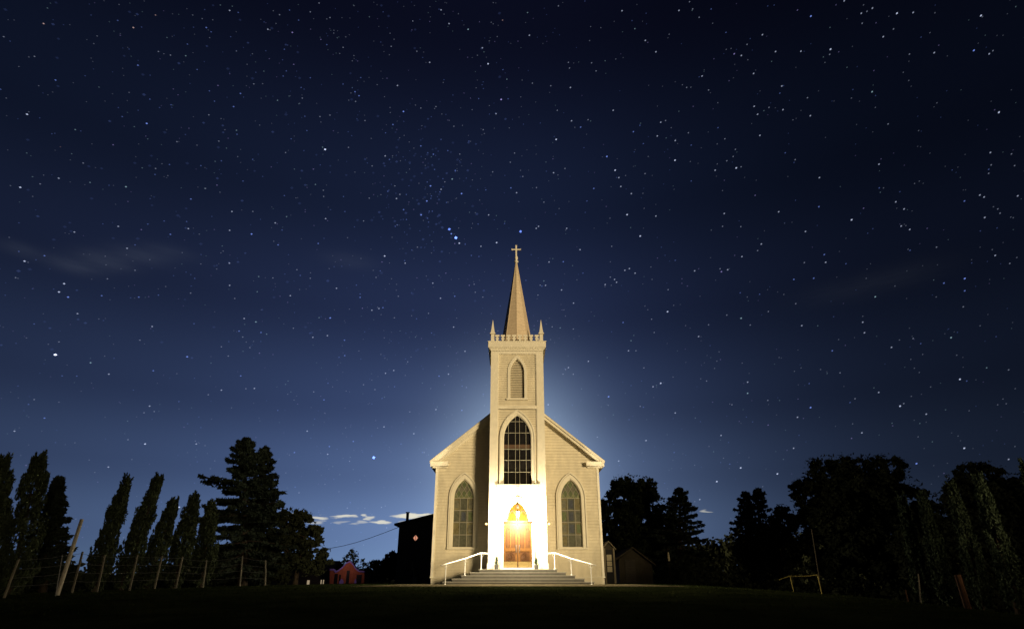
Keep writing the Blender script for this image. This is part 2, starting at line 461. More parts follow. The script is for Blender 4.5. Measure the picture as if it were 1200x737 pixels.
# corner boards, belts
cb = MB()
for sx in (-1, 1):
    a, b = sorted((X(sx*HW), X(sx*PI_)))
    cb.box(a, b, TY, TY+.34, GZ-.2, CO-.02)
    a, b = sorted((X(sx*HW), X(sx*(HW-.34))))
    cb.box(a, b, TB-.34, TB, GZ-.2, CO-.02)
    # plinth
    a, b = sorted((X(sx*(HW+.05)), X(sx*(PI_-.03))))
    cb.box(a, b, TY-.05, TY-.002, GZ-.2, SILL+.25)
cb.box(X(-PI_), X(PI_), TY+.02, TY+.13, BELT-.10, BELT+.10)
cb.box(X(-PI_), X(PI_), TY-.03, TY+.018, BELT+.03, BELT+.085)
cb.box(X(-PI_), X(PI_), TY+.01, TY+.13, CO-.24, CO-.02)
for sx in (-1, 1):      # thin bead inside the panel
    for z0, z1 in ((BELT+.10, CO-.24), (BW_ZB-.06, BELT-.10)):
        a, b = sorted((X(sx*PI_), X(sx*(PI_-.05))))
        cb.box(a+.001, b-.001, TY+.035, TY+.125, z0, z1)
cb.build('corner_board', 'trim', church)
# cornice
co = MB()
CT = rz(401.5, TY)
def cring(e, z0, z1): co.box(X(-HW-e), X(HW+e), TY-e, TB+e, z0, z1)
cring(.03, CO, CO+.10); cring(.09, CO+.10, CO+.16); cring(.13, CO+.16, CO+.20); cring(.20, CO+.20, CT)
cring(.24, CT, CT+.05)
co.build('cornice', 'trim', church)
# parapet
PZ = CT+.05
def merlon(mb, c, axis_, fixed):
    for w, z0, z1 in ((.15, 0, .07), (.065, .07, .2), (.125, .2, .31), (.065, .31, .41), (.15, .41, .56)):
        if axis_ == 'x': mb.box(c-w, c+w, fixed-.05, fixed+.05, PZ+z0, PZ+z1)
        else: mb.box(fixed-.05, fixed+.05, c-w, c+w, PZ+z0, PZ+z1)
E = HW+.02
for k in range(8):
    c = (-1.42+k*2.84/7)
    for c_, a_, f_ in ((X(c), 'x', TY+.05), (X(c), 'x', TB-.05), (TY+HW+c, 'y', X(-HW+.05)), (TY+HW+c, 'y', X(HW-.05))):
        pa = MB(); merlon(pa, c_, a_, f_); pa.build('merlon', 'trim', church)
for sx in (-1, 1):
    for yy in (TY+.08, TB-.08):
        p = MB(); c = (X(sx*(HW-.10)), yy, PZ)
        p.box(c[0]-.12, c[0]+.12, yy-.12, yy+.12, PZ, PZ+.60); p.box(c[0]-.19, c[0]+.19, yy-.19, yy+.19, PZ+.60, PZ+.68)
        p.lathe(c, [(.21, .68), (.13, 1.05), (.012, 1.75)], 4, ph=.5)
        p.build('pinnacle', 'trim', church)
# spire
SC = (X(0)-.02, TY+HW, 0)
ST = at(604, 308, SC[1]).z
s_ = MB(); SB = PZ-.02
apexr = .05; baser = 1.17
prof = [(baser+.10, SB), (baser, SB+.35)]
nc = 30
for k in range(1, nc+1):
    q0, q1 = (k-.12)/nc, k/nc
    prof += [(baser+(apexr-baser)*q0+.002, SB+.35+(ST-SB-.35)*q0), (baser+(apexr-baser)*q1-.020*(k < nc), SB+.35+(ST-SB-.35)*q0+.005), (baser+(apexr-baser)*q1, SB+.35+(ST-SB-.35)*q1)]
s_.lathe(SC, prof, 8, ph=-2)   # vertex towards the camera
s_.build('spire', 'spire', church)
hp = MB()       # thin hip rolls on the edges
for k in range(8):
    t = 2*math.pi*(k-2)/8
    hp.tube([(SC[0]+baser*math.cos(t), SC[1]+baser*math.sin(t), SB+.35), (SC[0]+apexr*math.cos(t), SC[1]+apexr*math.sin(t), ST)], .022, 5)
hp.build('spire_ridge', 'spire', church)
fi = MB()
fi.lathe((SC[0], SC[1], ST), [(.05, -.15), (.09, 0), (.17, .06), (.17, .12), (.08, .18), (.10, .28), (.14, .42), (.10, .56), (.05, .64)], 10)
ct = at(604, 288.5, SC[1]).z
fi.build('finial', 'trim', church, smooth=True)
cr = MB()
cr.box(SC[0]-.055, SC[0]+.055, SC[1]-.05, SC[1]+.05, ST+.60, ct)
cz = at(604, 292.8, SC[1]).z
cr.box(SC[0]-.33, SC[0]-.055, SC[1]-.045, SC[1]+.045, cz-.05, cz+.05); cr.box(SC[0]+.055, SC[0]+.33, SC[1]-.045, SC[1]+.045, cz-.05, cz+.05)
cr.box(SC[0]-.075, SC[0]+.075, SC[1]-.07, SC[1]+.07, ct, ct+.04)
for sx in (-1, 1): cr.box(*sorted((SC[0]+sx*.33, SC[0]+sx*.37)), SC[1]-.07, SC[1]+.07, cz-.075, cz+.075)
cr.build('cross', 'trim', church)
# big window
def big_window():
    y = TY+.11; w, zb, zs, za = BW_W, BW_ZB, BW_ZS, BW_ZA
    o = arch(w+.17, zb-.02, zs, za+.22, cx=X(0), n=16); i = arch(w, zb-.02, zs, za, cx=X(0), n=16)
    fr = MB(); fr.ring(o, i, y-.09, y+.01)
    o2 = arch(w+.25, zb-.02, zs, za+.33, cx=X(0), n=16); i2 = arch(w+.18, zb-.02, zs, za+.235, cx=X(0), n=16)
    fr.ring(o2, i2, y-.15, y+.008)
    i3 = arch(w-.04, zb, zs, za-.06, cx=X(0), n=16); fr.ring(i, i3, y-.02, y+.2)
    wo = fr.build('window', 'trim', church)
    gl = MB(); pts = arch(w, zb-.02, zs, za, cx=X(0), n=16); gl.prism(pts, y+.14, y+.15); gl.build('glass', 'darkglass', wo)
    mu = MB()
    for fx in (.18, .43, .58, .81):
        xx = -w+2*w*fx; top = zs
        while arch_x(w, zs, za, top) > abs(xx)+.02: top += .02
        mu.box(X(xx)-.013, X(xx)+.013, y+.085, y+.13, zb, top)
    for row in (493, 506.3, 525.5, 538.4, 552.4):
        z = rz(row, TY); ww = arch_x(w, zs, za, z)-.03
        mu.box(X(-ww), X(ww), y+.08, y+.128, z-.014, z+.014)
    mu.build('muntins', 'muntin', wo)
    br = MB(); br.box(X(-w+.03), X(w-.03), y+.09, y+.125, rz(524.5, TY), rz(520, TY)); br.build('transom', 'dimwood', wo)
    sl = MB(); sl.box(X(-PI_-.02), X(PI_+.02), TY-.07, TY+.10, zb-.10, zb-.022); sl.box(X(-PI_), X(PI_), TY-.03, TY+.09, zb-.20, zb-.102); sl.build('sill', 'trim', wo)
big_window()
# louvred belfry opening
y = TY+.11
fr = MB(); o = arch(LV_W+.17, LV_ZB-.02, LV_ZS, LV_ZA+.24, cx=X(0)); i = arch(LV_W, LV_ZB-.02, LV_ZS, LV_ZA, cx=X(0))
fr.ring(o, i, y-.08, y+.01); fr.ring(i, arch(LV_W-.03, LV_ZB, LV_ZS, LV_ZA-.05, cx=X(0)), y-.03, y+.32)
fr.box(X(-LV_W-.24), X(LV_W+.24), y-.14, y, LV_ZB-.14, LV_ZB-.022)
lo = fr.build('louvred_opening', 'trim', church)
lv = MB(); z = LV_ZB+.03
while z < LV_ZA-.12:
    ww = arch_x(LV_W-.03, LV_ZS, LV_ZA-.05, z+.07)-.005
    if ww > .04:
        lv.add([(X(-ww), y+.12, z), (X(ww), y+.12, z), (X(ww), y+.24, z+.11), (X(-ww), y+.24, z+.11),
                (X(-ww), y+.12, z-.02), (X(ww), y+.12, z-.02), (X(ww), y+.24, z+.09), (X(-ww), y+.24, z+.09)],
               [(0, 1, 2, 3), (7, 6, 5, 4), (0, 4, 5, 1), (2, 6, 7, 3)])
    z += .125
lv.build('louvre_blades', 'louver', lo)

# --- portal
po = MB()
TW = .74
o = arch(DW+.17, DT+.10, DT+.11, TA+.28, n=14, cx=X(0)); i = arch(TW, DT+.10, DT+.11, TA+.02, n=14, cx=X(0))
po.ring(o, i, TY+.055, TY+.12)
po.ring(i, arch(TW-.04, DT+.10, DT+.11, TA-.05, n=14, cx=X(0)), TY+.075, TY+.40)
for sx in (-1, 1):
    a, b = sorted((X(sx*(DW+.17)), X(sx*(DW+.03)))); po.box(a, b, TY+.055, TY+.119, SILL, DT+.0995)
    a, b = sorted((X(sx*(DW+.0295)), X(sx*(DW+.002)))); po.box(a, b, TY+.075, TY+.36, SILL, DT-.03)
po.build('door_surround', 'trim', church)
ln = MB(); ln.box(X(-DW-.0), X(DW+.0), TY+.12, TY+.36, DT-.02, DT+.12); ln.box(X(-DW-.0), X(DW), TY+.06, TY+.118, DT+.04, DT+.09)
ln.build('lintel', 'wood2', church)
ty = MB(); ty.prism(arch(TW+.0, DT+.122, DT+.13, TA-.03, n=14, cx=X(0)), TY+.30, TY+.33)
tyo = ty.build('tympanum', 'oakwindow', church)
tt = MB()
for sx in (-1, 1):       # pointed sub-arches and centre flame tracery
    c = X(sx*.34)
    tt.ring(arch(.30, DT+.12, DT+.2, DT+.80, n=10, cx=c), arch(.25, DT+.12, DT+.2, DT+.70, n=10, cx=c), TY+.24, TY+.298)
    tt.tube([(X(0), TY+.27, DT+.62), (X(sx*.17), TY+.27, DT+.86), (X(0), TY+.27, DT+1.14)], .025, 6)
tt.build('tracery', 'wood2', tyo)
for sx in (-1, 1):
    d = MB(); a, b = sorted((X(sx*.012), X(sx*(DW-.01))))
    d.box(a, b, TY+.22, TY+.28, SILL+.01, DT-.022)
    do = d.build('door', 'wood3', church)
    pn = MB(); w = b-a; z0, z1 = SILL, DT
    H = z1-z0
    # raised stiles/rails
    for xa, xb in ((a+.01, a+.13), (b-.13, b-.01)): pn.box(xa, xb, TY+.195, TY+.219, z0+.02, z1-.03)
    for za_, zb_ in ((z0+.02, z0+.12), (z0+H*.36, z0+H*.43), (z1-.17, z1-.03)): pn.box(a+.13, b-.13, TY+.197, TY+.219, za_, zb_)
    pn.box((a+b)/2-.04, (a+b)/2+.04, TY+.199, TY+.219, z0+H*.43, z1-.17)
    pn.build('door_frame', 'wood', do)
    up = MB()
    for c in (a+w*.32, a+w*.68):
        up.ring(arch(.135, z0+H*.47, z1-.55, z1-.28, n=8, cx=c), arch(.10, z0+H*.47, z1-.55, z1-.34, n=8, cx=c), TY+.205, TY+.2188)
    n = 14
    cx_, cz_ = (a+b)/2, z0+H*.235
    for rr, ww in ((.25, .03), (.13, .025)):
        oc = [(cx_+rr*math.cos(6.283*k/20), cz_+rr*math.sin(6.283*k/20)) for k in range(20)]
        ic = [(cx_+(rr-ww)*math.cos(6.283*k/20), cz_+(rr-ww)*math.sin(6.283*k/20)) for k in range(20)]
        up.ring(oc, ic, TY+.198, TY+.2188, closed=True)
    for k in range(8):
        t = 6.283*k/8; up.tube([(cx_+.03*math.cos(t), TY+.212, cz_+.03*math.sin(t)), (cx_+.23*math.cos(t), TY+.212, cz_+.23*math.sin(t))], .010, 5)
    up.build('door_carving', 'wood2', do)
    kp = MB(); kp.box(a+.03, b-.03, TY+.186, TY+.1935, z0+.04, z0+.36); kp.build('kick_plate', 'brass', do)
    hd = MB(); hx = X(sx*.10)
    hd.tube([(hx, TY+.19, z0+.95), (hx, TY+.11, z0+.98), (hx, TY+.11, z0+1.25), (hx, TY+.19, z0+1.28)], .014, 6)
    hd.box(hx-.03, hx+.03, TY+.18, TY+.1935, z0+.88, z0+1.34)
    hd.build('handle', 'iron', do)
th = MB(); th.box(X(-1.08), X(1.08), TY-.22, TY+.30, SILL-.09, SILL); th.build('threshold', 'rail', church)
# steps
st = MB(); nos = MB()
tops = [SILL-.092, None, None, None, None]
zt = SILL-.092; n = 5; dz = (zt-(GZ-.02))/n
for k in range(n):
    hw = 2.33+.50*k; yf = 38.95-.36*k
    st.box(X(-hw), X(hw), yf, TY-.055, zt-dz*(k+1)+(.0 if k < n-1 else -.2), zt-dz*k-.002*0)
    nos.box(X(-hw-.04), X(hw+.04), yf-.06, TY-.056, zt-dz*k-.042, zt-dz*k+.002)
st_ = st.build('steps', 'concrete', church); nos.build('treads', 'tread', st_)

# ------------------------------------------------------------------ handrails
def handrail(sx, label):
    root = empty('handrail', (X(sx*2.0), 39.9, GZ), label, 'handrail', 'handrails beside the church steps')
    p = [(564, 38.95+.32, zt), (545, 38.2, zt-2*dz), (522.5, 36.75, ter(-3.9, 36.75))]
    tops_ = [(564, 648.3), (545, 654.2), (522.5, 660.6)]
    W = []
    for (px, Y, zb), (tx, tyy) in zip(p, tops_):
        q = at(px, tyy, Y); rel = -(q.x-GX) if sx > 0 else (q.x-GX)
        W.append((X(rel*1.0) if sx < 0 else X(rel), Y, q.z, zb))
    for (x, Y, zt_, zb) in W:
        mb = MB(); mb.tube([(x, Y, zb-.03), (x, Y, zt_-.02)], .030, 8)
        mb.lathe((x, Y, zb), [(.075, 0), (.075, .02), (.035, .035)], 10)
        mb.build('post', 'rail', root)
        # curled support bracket
        br = MB(); pts = []
        for s2 in (-1, 1):
            pts = [(x, Y, zt_-.26), (x+s2*.05, Y, zt_-.20), (x+s2*.12, Y, zt_-.12), (x+s2*.13, Y, zt_-.05), (x+s2*.09, Y, zt_-.02)]
            br.tube(pts, .013, 6)
        br.build('bracket', 'rail', root)
    # handrail tube
    x1, Y1, z1, _ = W[0]; x3, Y3, z3, _ = W[2]; x2, Y2, z2, _ = W[1]
    wallx = X(sx*(HW-.02))
    d = Vector((x3-x2, Y3-Y2, z3-z2)).normalized()*.42
    r = MB(); r.tube([(wallx, 39.93, z1+.02), (x1-sx*.12, Y1+.12, z1+.02), (x1+sx*.10, Y1-.12, z1-.0), (x2, Y2, z2), (x3, Y3, z3), (x3+d.x, Y3+d.y, z3+d.z)], .036, 10)
    r.build('rail', 'rail', root, smooth=True)
handrail(-1, 'white pipe handrail flaring down the left side of the church steps')
handrail(1, 'white pipe handrail flaring down the right side of the church steps')

# ------------------------------------------------------------------ potted plants at the door
def potted(px, label, seed):
    random.seed(seed)
    c = at(px, 668, TY-.25); z0 = SILL-.09
    root = empty('potted_plant', (c.x, TY-.33, z0), label, 'potted plant', 'potted plants flanking the church door')
    p = MB(); p.lathe((c.x, TY-.33, z0), [(.10, 0), (.13, .05), (.15, .22), (.165, .24), (.15, .26)], 12); p.build('pot', 'pot', root, smooth=True)
    l = MB()
    for k in range(130):
        a = random.random()*6.28; t = random.random(); hgt = .26+.42*t; r = .16*(1-.6*t)*random.random()+.02
        q = Vector((c.x+r*math.cos(a), TY-.33+r*math.sin(a), z0+hgt)); s = .05+.05*random.random()
        u = Vector((math.cos(a), math.sin(a), .9+random.random())).normalized(); v = u.cross(Vector((0, 0, 1))).normalized()
        l.add([q-u*s, q+v*s*.35, q+u*s, q-v*s*.35], [(0, 1, 2, 3)])
    l.tube([(c.x, TY-.33, z0+.2), (c.x+.02, TY-.33, z0+.6)], .012, 5)
    l.build('leaves', 'leafpot', root)
potted(582, 'small potted shrub standing left of the church door', 5)
potted(628.5, 'small potted shrub standing right of the church door', 9)

# ------------------------------------------------------------------ lamps
LY, LZ = TY-.85, rz(602, TY-.85)
lamp = empty('lantern', (X(0), TY, LZ), 'glowing lantern hung on an iron arm above the church door', 'lantern')
b = MB(); b.tube([(X(0), TY-.05, LZ+.52), (X(0), TY-.6, LZ+.58), (X(0), LY, LZ+.50), (X(0), LY, LZ+.28)], .018, 6)
b.box(X(-.06), X(.06), TY-.09, TY-.062, LZ+.42, LZ+.62); b.build('bracket_arm', 'iron', lamp)
b = MB(); b.lathe((X(0), LY, LZ), [(.10, .16), (.07, .20), (.03, .27)], 6); b.build('lantern_cap', 'iron', lamp); b = MB(); b.lathe((X(0), LY, LZ), [(.05, -.20), (.09, -.17), (.09, -.15)], 6); b.build('lantern_base', 'iron', lamp)
M['glow'] = emat('lantern_glow', (1, .86, .62), 14, 'NONE')
b = MB(); b.lathe((X(0), LY, LZ), [(.07, -.15), (.10, .16)], 6); b.build('lantern_glass', 'glow', lamp)
M['glow2'] = emat('sconce_glow', (1, .62, .22), 5, 'NONE')
for sx, lab in ((-1, 'small amber wall lamp on the left corner of the church tower'), (1, 'small amber wall lamp on the right corner of the church tower')):
    z = rz(613.5, TY); r = empty('wall_lamp', (X(sx*HW), TY+.1, z), lab, 'wall lamp', 'amber lamps on the tower corners')
    m = MB(); m.box(*sorted((X(sx*(HW+.002)), X(sx*(HW+.06)))), TY+.06, TY+.16, z-.06, z+.06); m.build('back_plate', 'iron', r)
    m = MB(); m.lathe((X(sx*(HW+.14)), TY+.11, z), [(.04, -.05), (.07, -.02), (.07, .03), (.03, .06)], 8); m.build('lamp_shade', 'glow2', r)
def light(name, kind, loc, energy, col, **kw):
    l = bpy.data.lights.new(name, kind); l.energy = energy; l.color = col
    for k, v in kw.items(): setattr(l, k, v)
    o = bpy.data.objects.new(name, l); COL.objects.link(o); o.location = loc
    return o
lo_ = light('lantern_light', 'POINT', (X(0), LY, LZ-.26), 4800, (1, .84, .56), shadow_soft_size=.09)

# ------------------------------------------------------------------ trees
class Leaves:
    def __init__(s, seed): s.r = np.random.default_rng(seed); s.c = []; s.u = []; s.w = []
    def spray(s, centres, size, up=(0, 0, .3), aspect=.5, jitter=.3):
        n = len(centres); r = s.r
        u = r.normal(size=(n, 3)) + np.array(up); u /= np.linalg.norm(u, axis=1)[:, None]
        t = r.normal(size=(n, 3)); v = np.cross(u, t); v /= np.linalg.norm(v, axis=1)[:, None]
        sz = size*(.6+.8*r.random(n))[:, None]
        c = centres
        s.c.append(np.stack([c-u*sz, c+v*sz*aspect, c+u*sz, c-v*sz*aspect], 1))
    def build(s, name, m, parent, origin):
        a = np.concatenate(s.c).reshape(-1, 3) - np.array(origin); n = len(a)
        me = bpy.data.meshes.new(name); me.vertices.add(n); me.vertices.foreach_set('co', a.ravel())
        me.loops.add(n); me.loops.foreach_set('vertex_index', np.arange(n)); q = n//4
        me.polygons.add(q); me.polygons.foreach_set('loop_start', np.arange(q)*4)
        me.materials.append(M[m]); me.update(calc_edges=True)
        o = bpy.data.objects.new(name, me); COL.objects.link(o); o.parent = parent; return o

def base_top(pb, pt, rowt, Y):
    """world base (on terrain) and top point of an upright thing"""
    x = at(pb, 690, Y).x; b = Vector((x, Y, ter(x, Y))); t = at(pt, rowt, Y); return b, t

def cypress(px, ptx, row, wpx, Y, label, seed, m='cyp', n=10500, group='slim cypresses in a row beyond the fence', lean=1.0):
    b, t = base_top(px, ptx, row, Y); H = t.z-b.z
    Wd = wpx*(Y*.92)/F/2
    r_ = np.random.default_rng(seed)
    root = empty('cypress', b, label, 'cypress', group)
    tk = MB(); dx = (t.x-b.x)*lean
    ax = lambda q: np.stack([b.x+dx*q**1.3, np.full_like(q, b.y), b.z+H*q], 1)
    pts = [(b.x+dx*(k/6)**1.3, b.y, b.z-.1+H*.93*k/6) for k in range(7)]
    tk.tube(pts, [.13*(1-k/7)+.02 for k in range(7)], 7)
    for k in range(26):
        q = .06+.86*random.random(); a = random.random()*6.28; l = Wd*.8*(1-q*.6)
        p = Vector((b.x+dx*q**1.3, b.y, b.z+H*q)); tk.tube([p, p+Vector((math.cos(a)*l*.7, math.sin(a)*l*.7, l*1.5))], [.025, .008], 4)
    tk.build('trunk', 'bark', root)
    L_ = Leaves(seed)
    # many upright tufts that make an uneven column
    nt = 330
    q = .04+.96*r_.random(nt)**.92
    prof = np.minimum(1, (q/.16)**.6)*np.clip((1.02-q)/.75, 0, 1)**.62
    ang = r_.random(nt)*6.28; rad = Wd*prof*(.35+.62*np.sqrt(r_.random(nt)))*(1+.18*np.sin(q*19+seed)+.1*np.sin(q*41))
    cen = ax(q)+np.stack([np.cos(ang)*rad, np.sin(ang)*rad, np.zeros(nt)], 1)
    for i in range(nt):
        k = n//nt; th = .30*(.6+.8*r_.random())*H/7
        tt_ = r_.random(k); sp_ = (.10+.16*r_.random(k))*(1.1-tt_)*min(1.3, Wd)
        a2 = r_.random(k)*6.28
        c = cen[i]+np.stack([np.cos(a2)*sp_+np.cos(ang[i])*.14*tt_, np.sin(a2)*sp_+np.sin(ang[i])*.14*tt_, (tt_*2.6-1)*th], 1)
        L_.spray(c, .092 if m == 'cyp' else .062, up=(0, 0, 1.6), aspect=.36)
    c = ax(.90+.12*r_.random(120)); c[:, :2] += r_.normal(size=(120, 2))*.06; L_.spray(c, .10, up=(.3, 0, 2), aspect=.3)
    L_.build('crown', m, root, b)
    return root

def conifer(px, ptx, row, wpx, Y, label, seed, n=9000, group=None, m='fir', bare=.1, irregular=.35, extra=(), cat='conifer', shape=.85):
    b, t = base_top(px, ptx, row, Y); H = t.z-b.z; Wd = wpx*(Y*.95)/F/2
    r_ = np.random.default_rng(seed)
    root = empty('conifer', b, label, cat, group)
    tk = MB(); dx = t.x-b.x
    tk.tube([(b.x+dx*k/6, b.y, b.z-.2+H*k/6*.99) for k in range(7)], [.032*H*(1-k/6.3)+.03 for k in range(7)], 8)
    L_ = Leaves(seed)
    nb = int(58+H*5)
    per = n//nb
    for i in range(nb):
        q = bare+(1-bare)*((i+r_.random())/nb)
        ln = Wd*(max(0, 1.0-q))**shape*(1+irregular*(r_.random()*2-1.1)) + .18
        if q < .3: ln *= .72+.9*q
        a = i*2.399+r_.random()*.8
        o = Vector((b.x+dx*q, b.y, b.z+H*q)); d = Vector((math.cos(a), math.sin(a), 0))
        rise = .22+.25*r_.random()-.45*(1-q); droop = .28*(1-q*.5)
        P = [o+d*ln*s+Vector((0, 0, ln*(rise*s-droop*s*s+.12*s**4))) for s in (0, .33, .66, 1)]
        tk.tube(P, [.035+.012*ln, .03, .02, .008], 5)
        s = r_.random(per)**.7
        s = .12+.9*s; wv = .30*ln*np.clip(1.15-s, .1, 1)*(.5)+.10
        side = (r_.random(per)*2-1)*wv
        Pz = ln*(rise*s-droop*s*s+.12*s**4)
        c = np.stack([o.x+d.x*ln*s-d.y*side, o.y+d.y*ln*s+d.x*side, o.z+Pz-.10*np.abs(side)-r_.random(per)*.22], 1)
        L_.spray(c, .13+.004*H, up=(d.x*1.2, d.y*1.2, -.35), aspect=.38)
    for (qz, dirx, lnn) in extra:       # long stray limbs
        o = Vector((b.x+dx*qz, b.y, b.z+H*qz)); P = [o+Vector((dirx*lnn*s, -.2*s, lnn*(.05*s+.18*s*s))) for s in (0, .33, .66, 1)]
        tk.tube(P, [.09, .07, .05, .02], 5)
        s = r_.random(420); side = r_.normal(size=420)*.20
        c = np.stack([o.x+dirx*lnn*s, o.y+side, o.z+lnn*(.05*s+.18*s*s)-r_.random(420)*.5*(.4+.6*(s < .92))], 1); L_.spray(c, .16, up=(dirx, 0, -.3), aspect=.4)
    c = np.stack([b.x+dx+r_.normal(size=60)*.06, np.full(60, b.y)+r_.normal(size=60)*.06, b.z+H*(.97+.04*r_.random(60))], 1); L_.spray(c, .14, up=(0, 0, 2), aspect=.3)
    tk.build('trunk', 'bark', root)
    L_.build('crown', m, root, b)
    return root

def broadleaf(px, Y, lobes, label, seed, m='oak', n=12000, cat='tree', group=None, leaf=.20, low=0.0, name='broadleaf_tree'):
    """lobes: (px,row,rpx) picture positions and radii of the crown's masses, at distance Y (+ own depth)"""
    x = at(px, 690, Y).x; b = Vector((x, Y, ter(x, Y)))
    r_ = np.random.default_rng(seed)
    root = empty(name, b, label, cat, group)
    k_ = Y*.95/F
    cs = []
    for (lx, lr, rp) in lobes:
        c = at(lx, lr, Y); rr = rp*k_; dy = (r_.random()*2-1)*rr*.8
        cs.append((Vector((c.x, c.y+dy, c.z)), rr))
    tk = MB(); top = max(c.z for c, _ in cs); H = top-b.z
    fork = b+Vector((0, 0, H*.3))
    tk.tube([b-Vector((0, 0, .2)), b+Vector((.05*H*.1, 0, H*.15)), fork], [.035*H+.05, .028*H+.04, .024*H+.03], 9)
    L_ = Leaves(seed); tot = sum(rr**2 for _, rr in cs)
    for c, rr in cs:
        mid = fork.lerp(c, .5)+Vector((0, 0, -.05*H)); tk.tube([fork, mid, c], [.018*H+.02, .012*H+.01, .02], 6)
        k = int(n*rr**2/tot)
        # sub clumps spread through the lobe
        ns = 26; v = r_.normal(size=(ns, 3)); v /= np.linalg.norm(v, axis=1)[:, None]; rad = rr*(.45+.6*r_.random(ns)**.6)
        sc = np.array(c)+v*rad[:, None]*np.array([1, .85, .8]); sr = rr*(.13+.20*r_.random(ns))
        for i in range(6):
            p = Vector(sc[i]); tk.tube([c, c.lerp(p, .6)+Vector((0, 0, .1)), p], [.04, .025, .01], 4)
        idx = r_.integers(0, ns, k); g_ = r_.normal(size=(k, 3)); g_ /= np.linalg.norm(g_, axis=1)[:, None]
        c3 = sc[idx]+g_*(sr[idx]*r_.random(k)**.35)[:, None]*np.array([1.15, 1.1, .75])
        L_.spray(c3, leaf, up=(0, 0, .1), aspect=.55)
        # a few stray twigs
        k2 = k//14; v = r_.normal(size=(k2, 3)); v /= np.linalg.norm(v, axis=1)[:, None]
        L_.spray(np.array(c)+v*rr*(.95+.16*r_.random(k2))[:, None], leaf*.8, aspect=.45)
    tk.build('trunk', 'bark', root); L_.build('crown', m, root, b)
    return root

GC = 'slim cypresses along the left field edge'
cypress(-22, 4, 540, 34, 30, 'cypress cut off by the left edge of the picture', 11, group=GC)
cypress(12, 45, 538, 40, 29, 'broad cypress behind the short post at the far left', 12, group=GC)
conifer(52, 69, 560, 52, 33, 'ragged dark conifer behind the leaning timber pole', 13, n=7500, irregular=.4, shape=.85, cat='conifer')
cypress(110, 148, 565, 23, 33, 'first slim cypress right of the leaning timber pole', 14, group=GC)
cypress(142, 186, 562, 22, 34, 'tallest slim cypress, second right of the leaning pole', 15, group=GC)
cypress(171, 204, 588, 23, 36, 'shorter pointed cypress, third right of the leaning pole', 16, group=GC)
cypress(202, 228, 583, 27, 37, 'bushy cypress, fourth right of the leaning pole', 17, group=GC)
cypress(234, 247, 592, 26, 38, 'blunt cypress touching the big fir on its left side', 18, group=GC)
conifer(284, 289, 514, 105, 47, 'tallest ragged fir left of the church with a long stray limb', 21, n=24000, irregular=.45, extra=((.66, -1, 3.7), (.46, -1, 3.3), (.5, 1, 2.6)), cat='fir tree', bare=.06, shape=.62)
conifer(305, 311, 524, 62, 49, 'second fir top rising just behind the tallest ragged fir', 22, n=9000, irregular=.4, cat='fir tree', shape=.6)
broadleaf(345, 52, [(330, 628, 22), (350, 618, 20), (362, 630, 18), (345, 650, 28), (370, 655, 16), (322, 655, 24), (338, 607, 12), (352, 606, 9)], 'rounded dark pine right of the ragged firs', 23, m='oakd', n=15000, leaf=.17)
broadleaf(412, 118, [(412, 655, 9), (406, 662, 8), (420, 662, 9), (414, 648, 6), (402, 668, 8), (426, 670, 8)], 'thin wispy tree rising behind the small red building', 24, m='oak', n=1400, leaf=.2)
broadleaf(440, 100, [(440, 668, 11), (450, 672, 10), (434, 674, 9), (446, 664, 7)], 'low round bush right of the small red building', 25, m='oakd', n=3500, leaf=.2, name='bush', cat='bush')
broadleaf(456, 62, [(455, 662, 9), (461, 655, 8), (452, 672, 9), (462, 670, 10)], 'leafy bush against the dark annex wall', 26, m='oakd', n=3500, leaf=.18, name='bush', cat='bush')
broadleaf(262, 50, [(248, 655, 22), (275, 650, 24), (300, 655, 26), (232, 668, 14), (262, 672, 18), (318, 668, 18)], 'dark thicket filling the foot of the ragged firs', 27, m='oakd', n=14000, leaf=.2, name='thicket', cat='bush')
# right of the church
broadleaf(744, 64, [(742, 580, 25), (725, 600, 24), (762, 600, 24), (745, 615, 30), (718, 628, 22), (770, 625, 22), (735, 645, 26), (765, 650, 24), (730, 568, 13), (757, 572, 12), (700, 620, 18)], 'large domed tree just right of the church nave', 31, m='oak', n=46000, leaf=.19)
conifer(797, 796, 572, 72, 60, 'pointed conifer right of the large domed tree', 32, n=12000, irregular=.35, shape=.6, cat='conifer')
conifer(872, 874, 577, 44, 66, 'left of two close pointed conifers', 33, n=8000, irregular=.35, shape=.5)
conifer(890, 888, 573, 58, 64, 'right of two close pointed conifers', 34, n=9000, irregular=.4, shape=.55)
broadleaf(918, 60, [(918, 612, 16), (905, 625, 16), (925, 640, 20), (900, 655, 20), (915, 600, 8)], 'small tree filling the gap left of the great oak', 35, m='oakd', n=8000)
broadleaf(1005, 52, [(960, 558, 22), (985, 552, 20), (1012, 548, 18), (1040, 552, 20), (1030, 545, 14), (950, 580, 22), (980, 590, 30), (1020, 590, 34), (1055, 585, 24), (962, 615, 30), (1000, 625, 36), (1045, 625, 36), (1070, 610, 20), (940, 570, 10), (948, 600, 16), (985, 655, 34), (1040, 660, 34), (950, 650, 26), (1000, 575, 34), (1035, 578, 30), (975, 610, 34), (1020, 635, 40)], 'great spreading oak, widest dark tree right of the church', 36, m='oakd', n=80000, leaf=.165)
broadleaf(1150, 45, [(1140, 555, 16), (1165, 560, 20), (1120, 572, 18), (1150, 585, 30), (1185, 580, 24), (1115, 605, 28), (1160, 620, 36), (1200, 610, 30), (1120, 650, 34), (1180, 660, 36), (1215, 575, 24), (1075, 640, 26), (1085, 665, 26), (1135, 600, 34), (1175, 600, 34), (1150, 650, 40)], 'dark oak at the right edge behind the pale cypresses', 37, m='oakd', n=64000, leaf=.15)
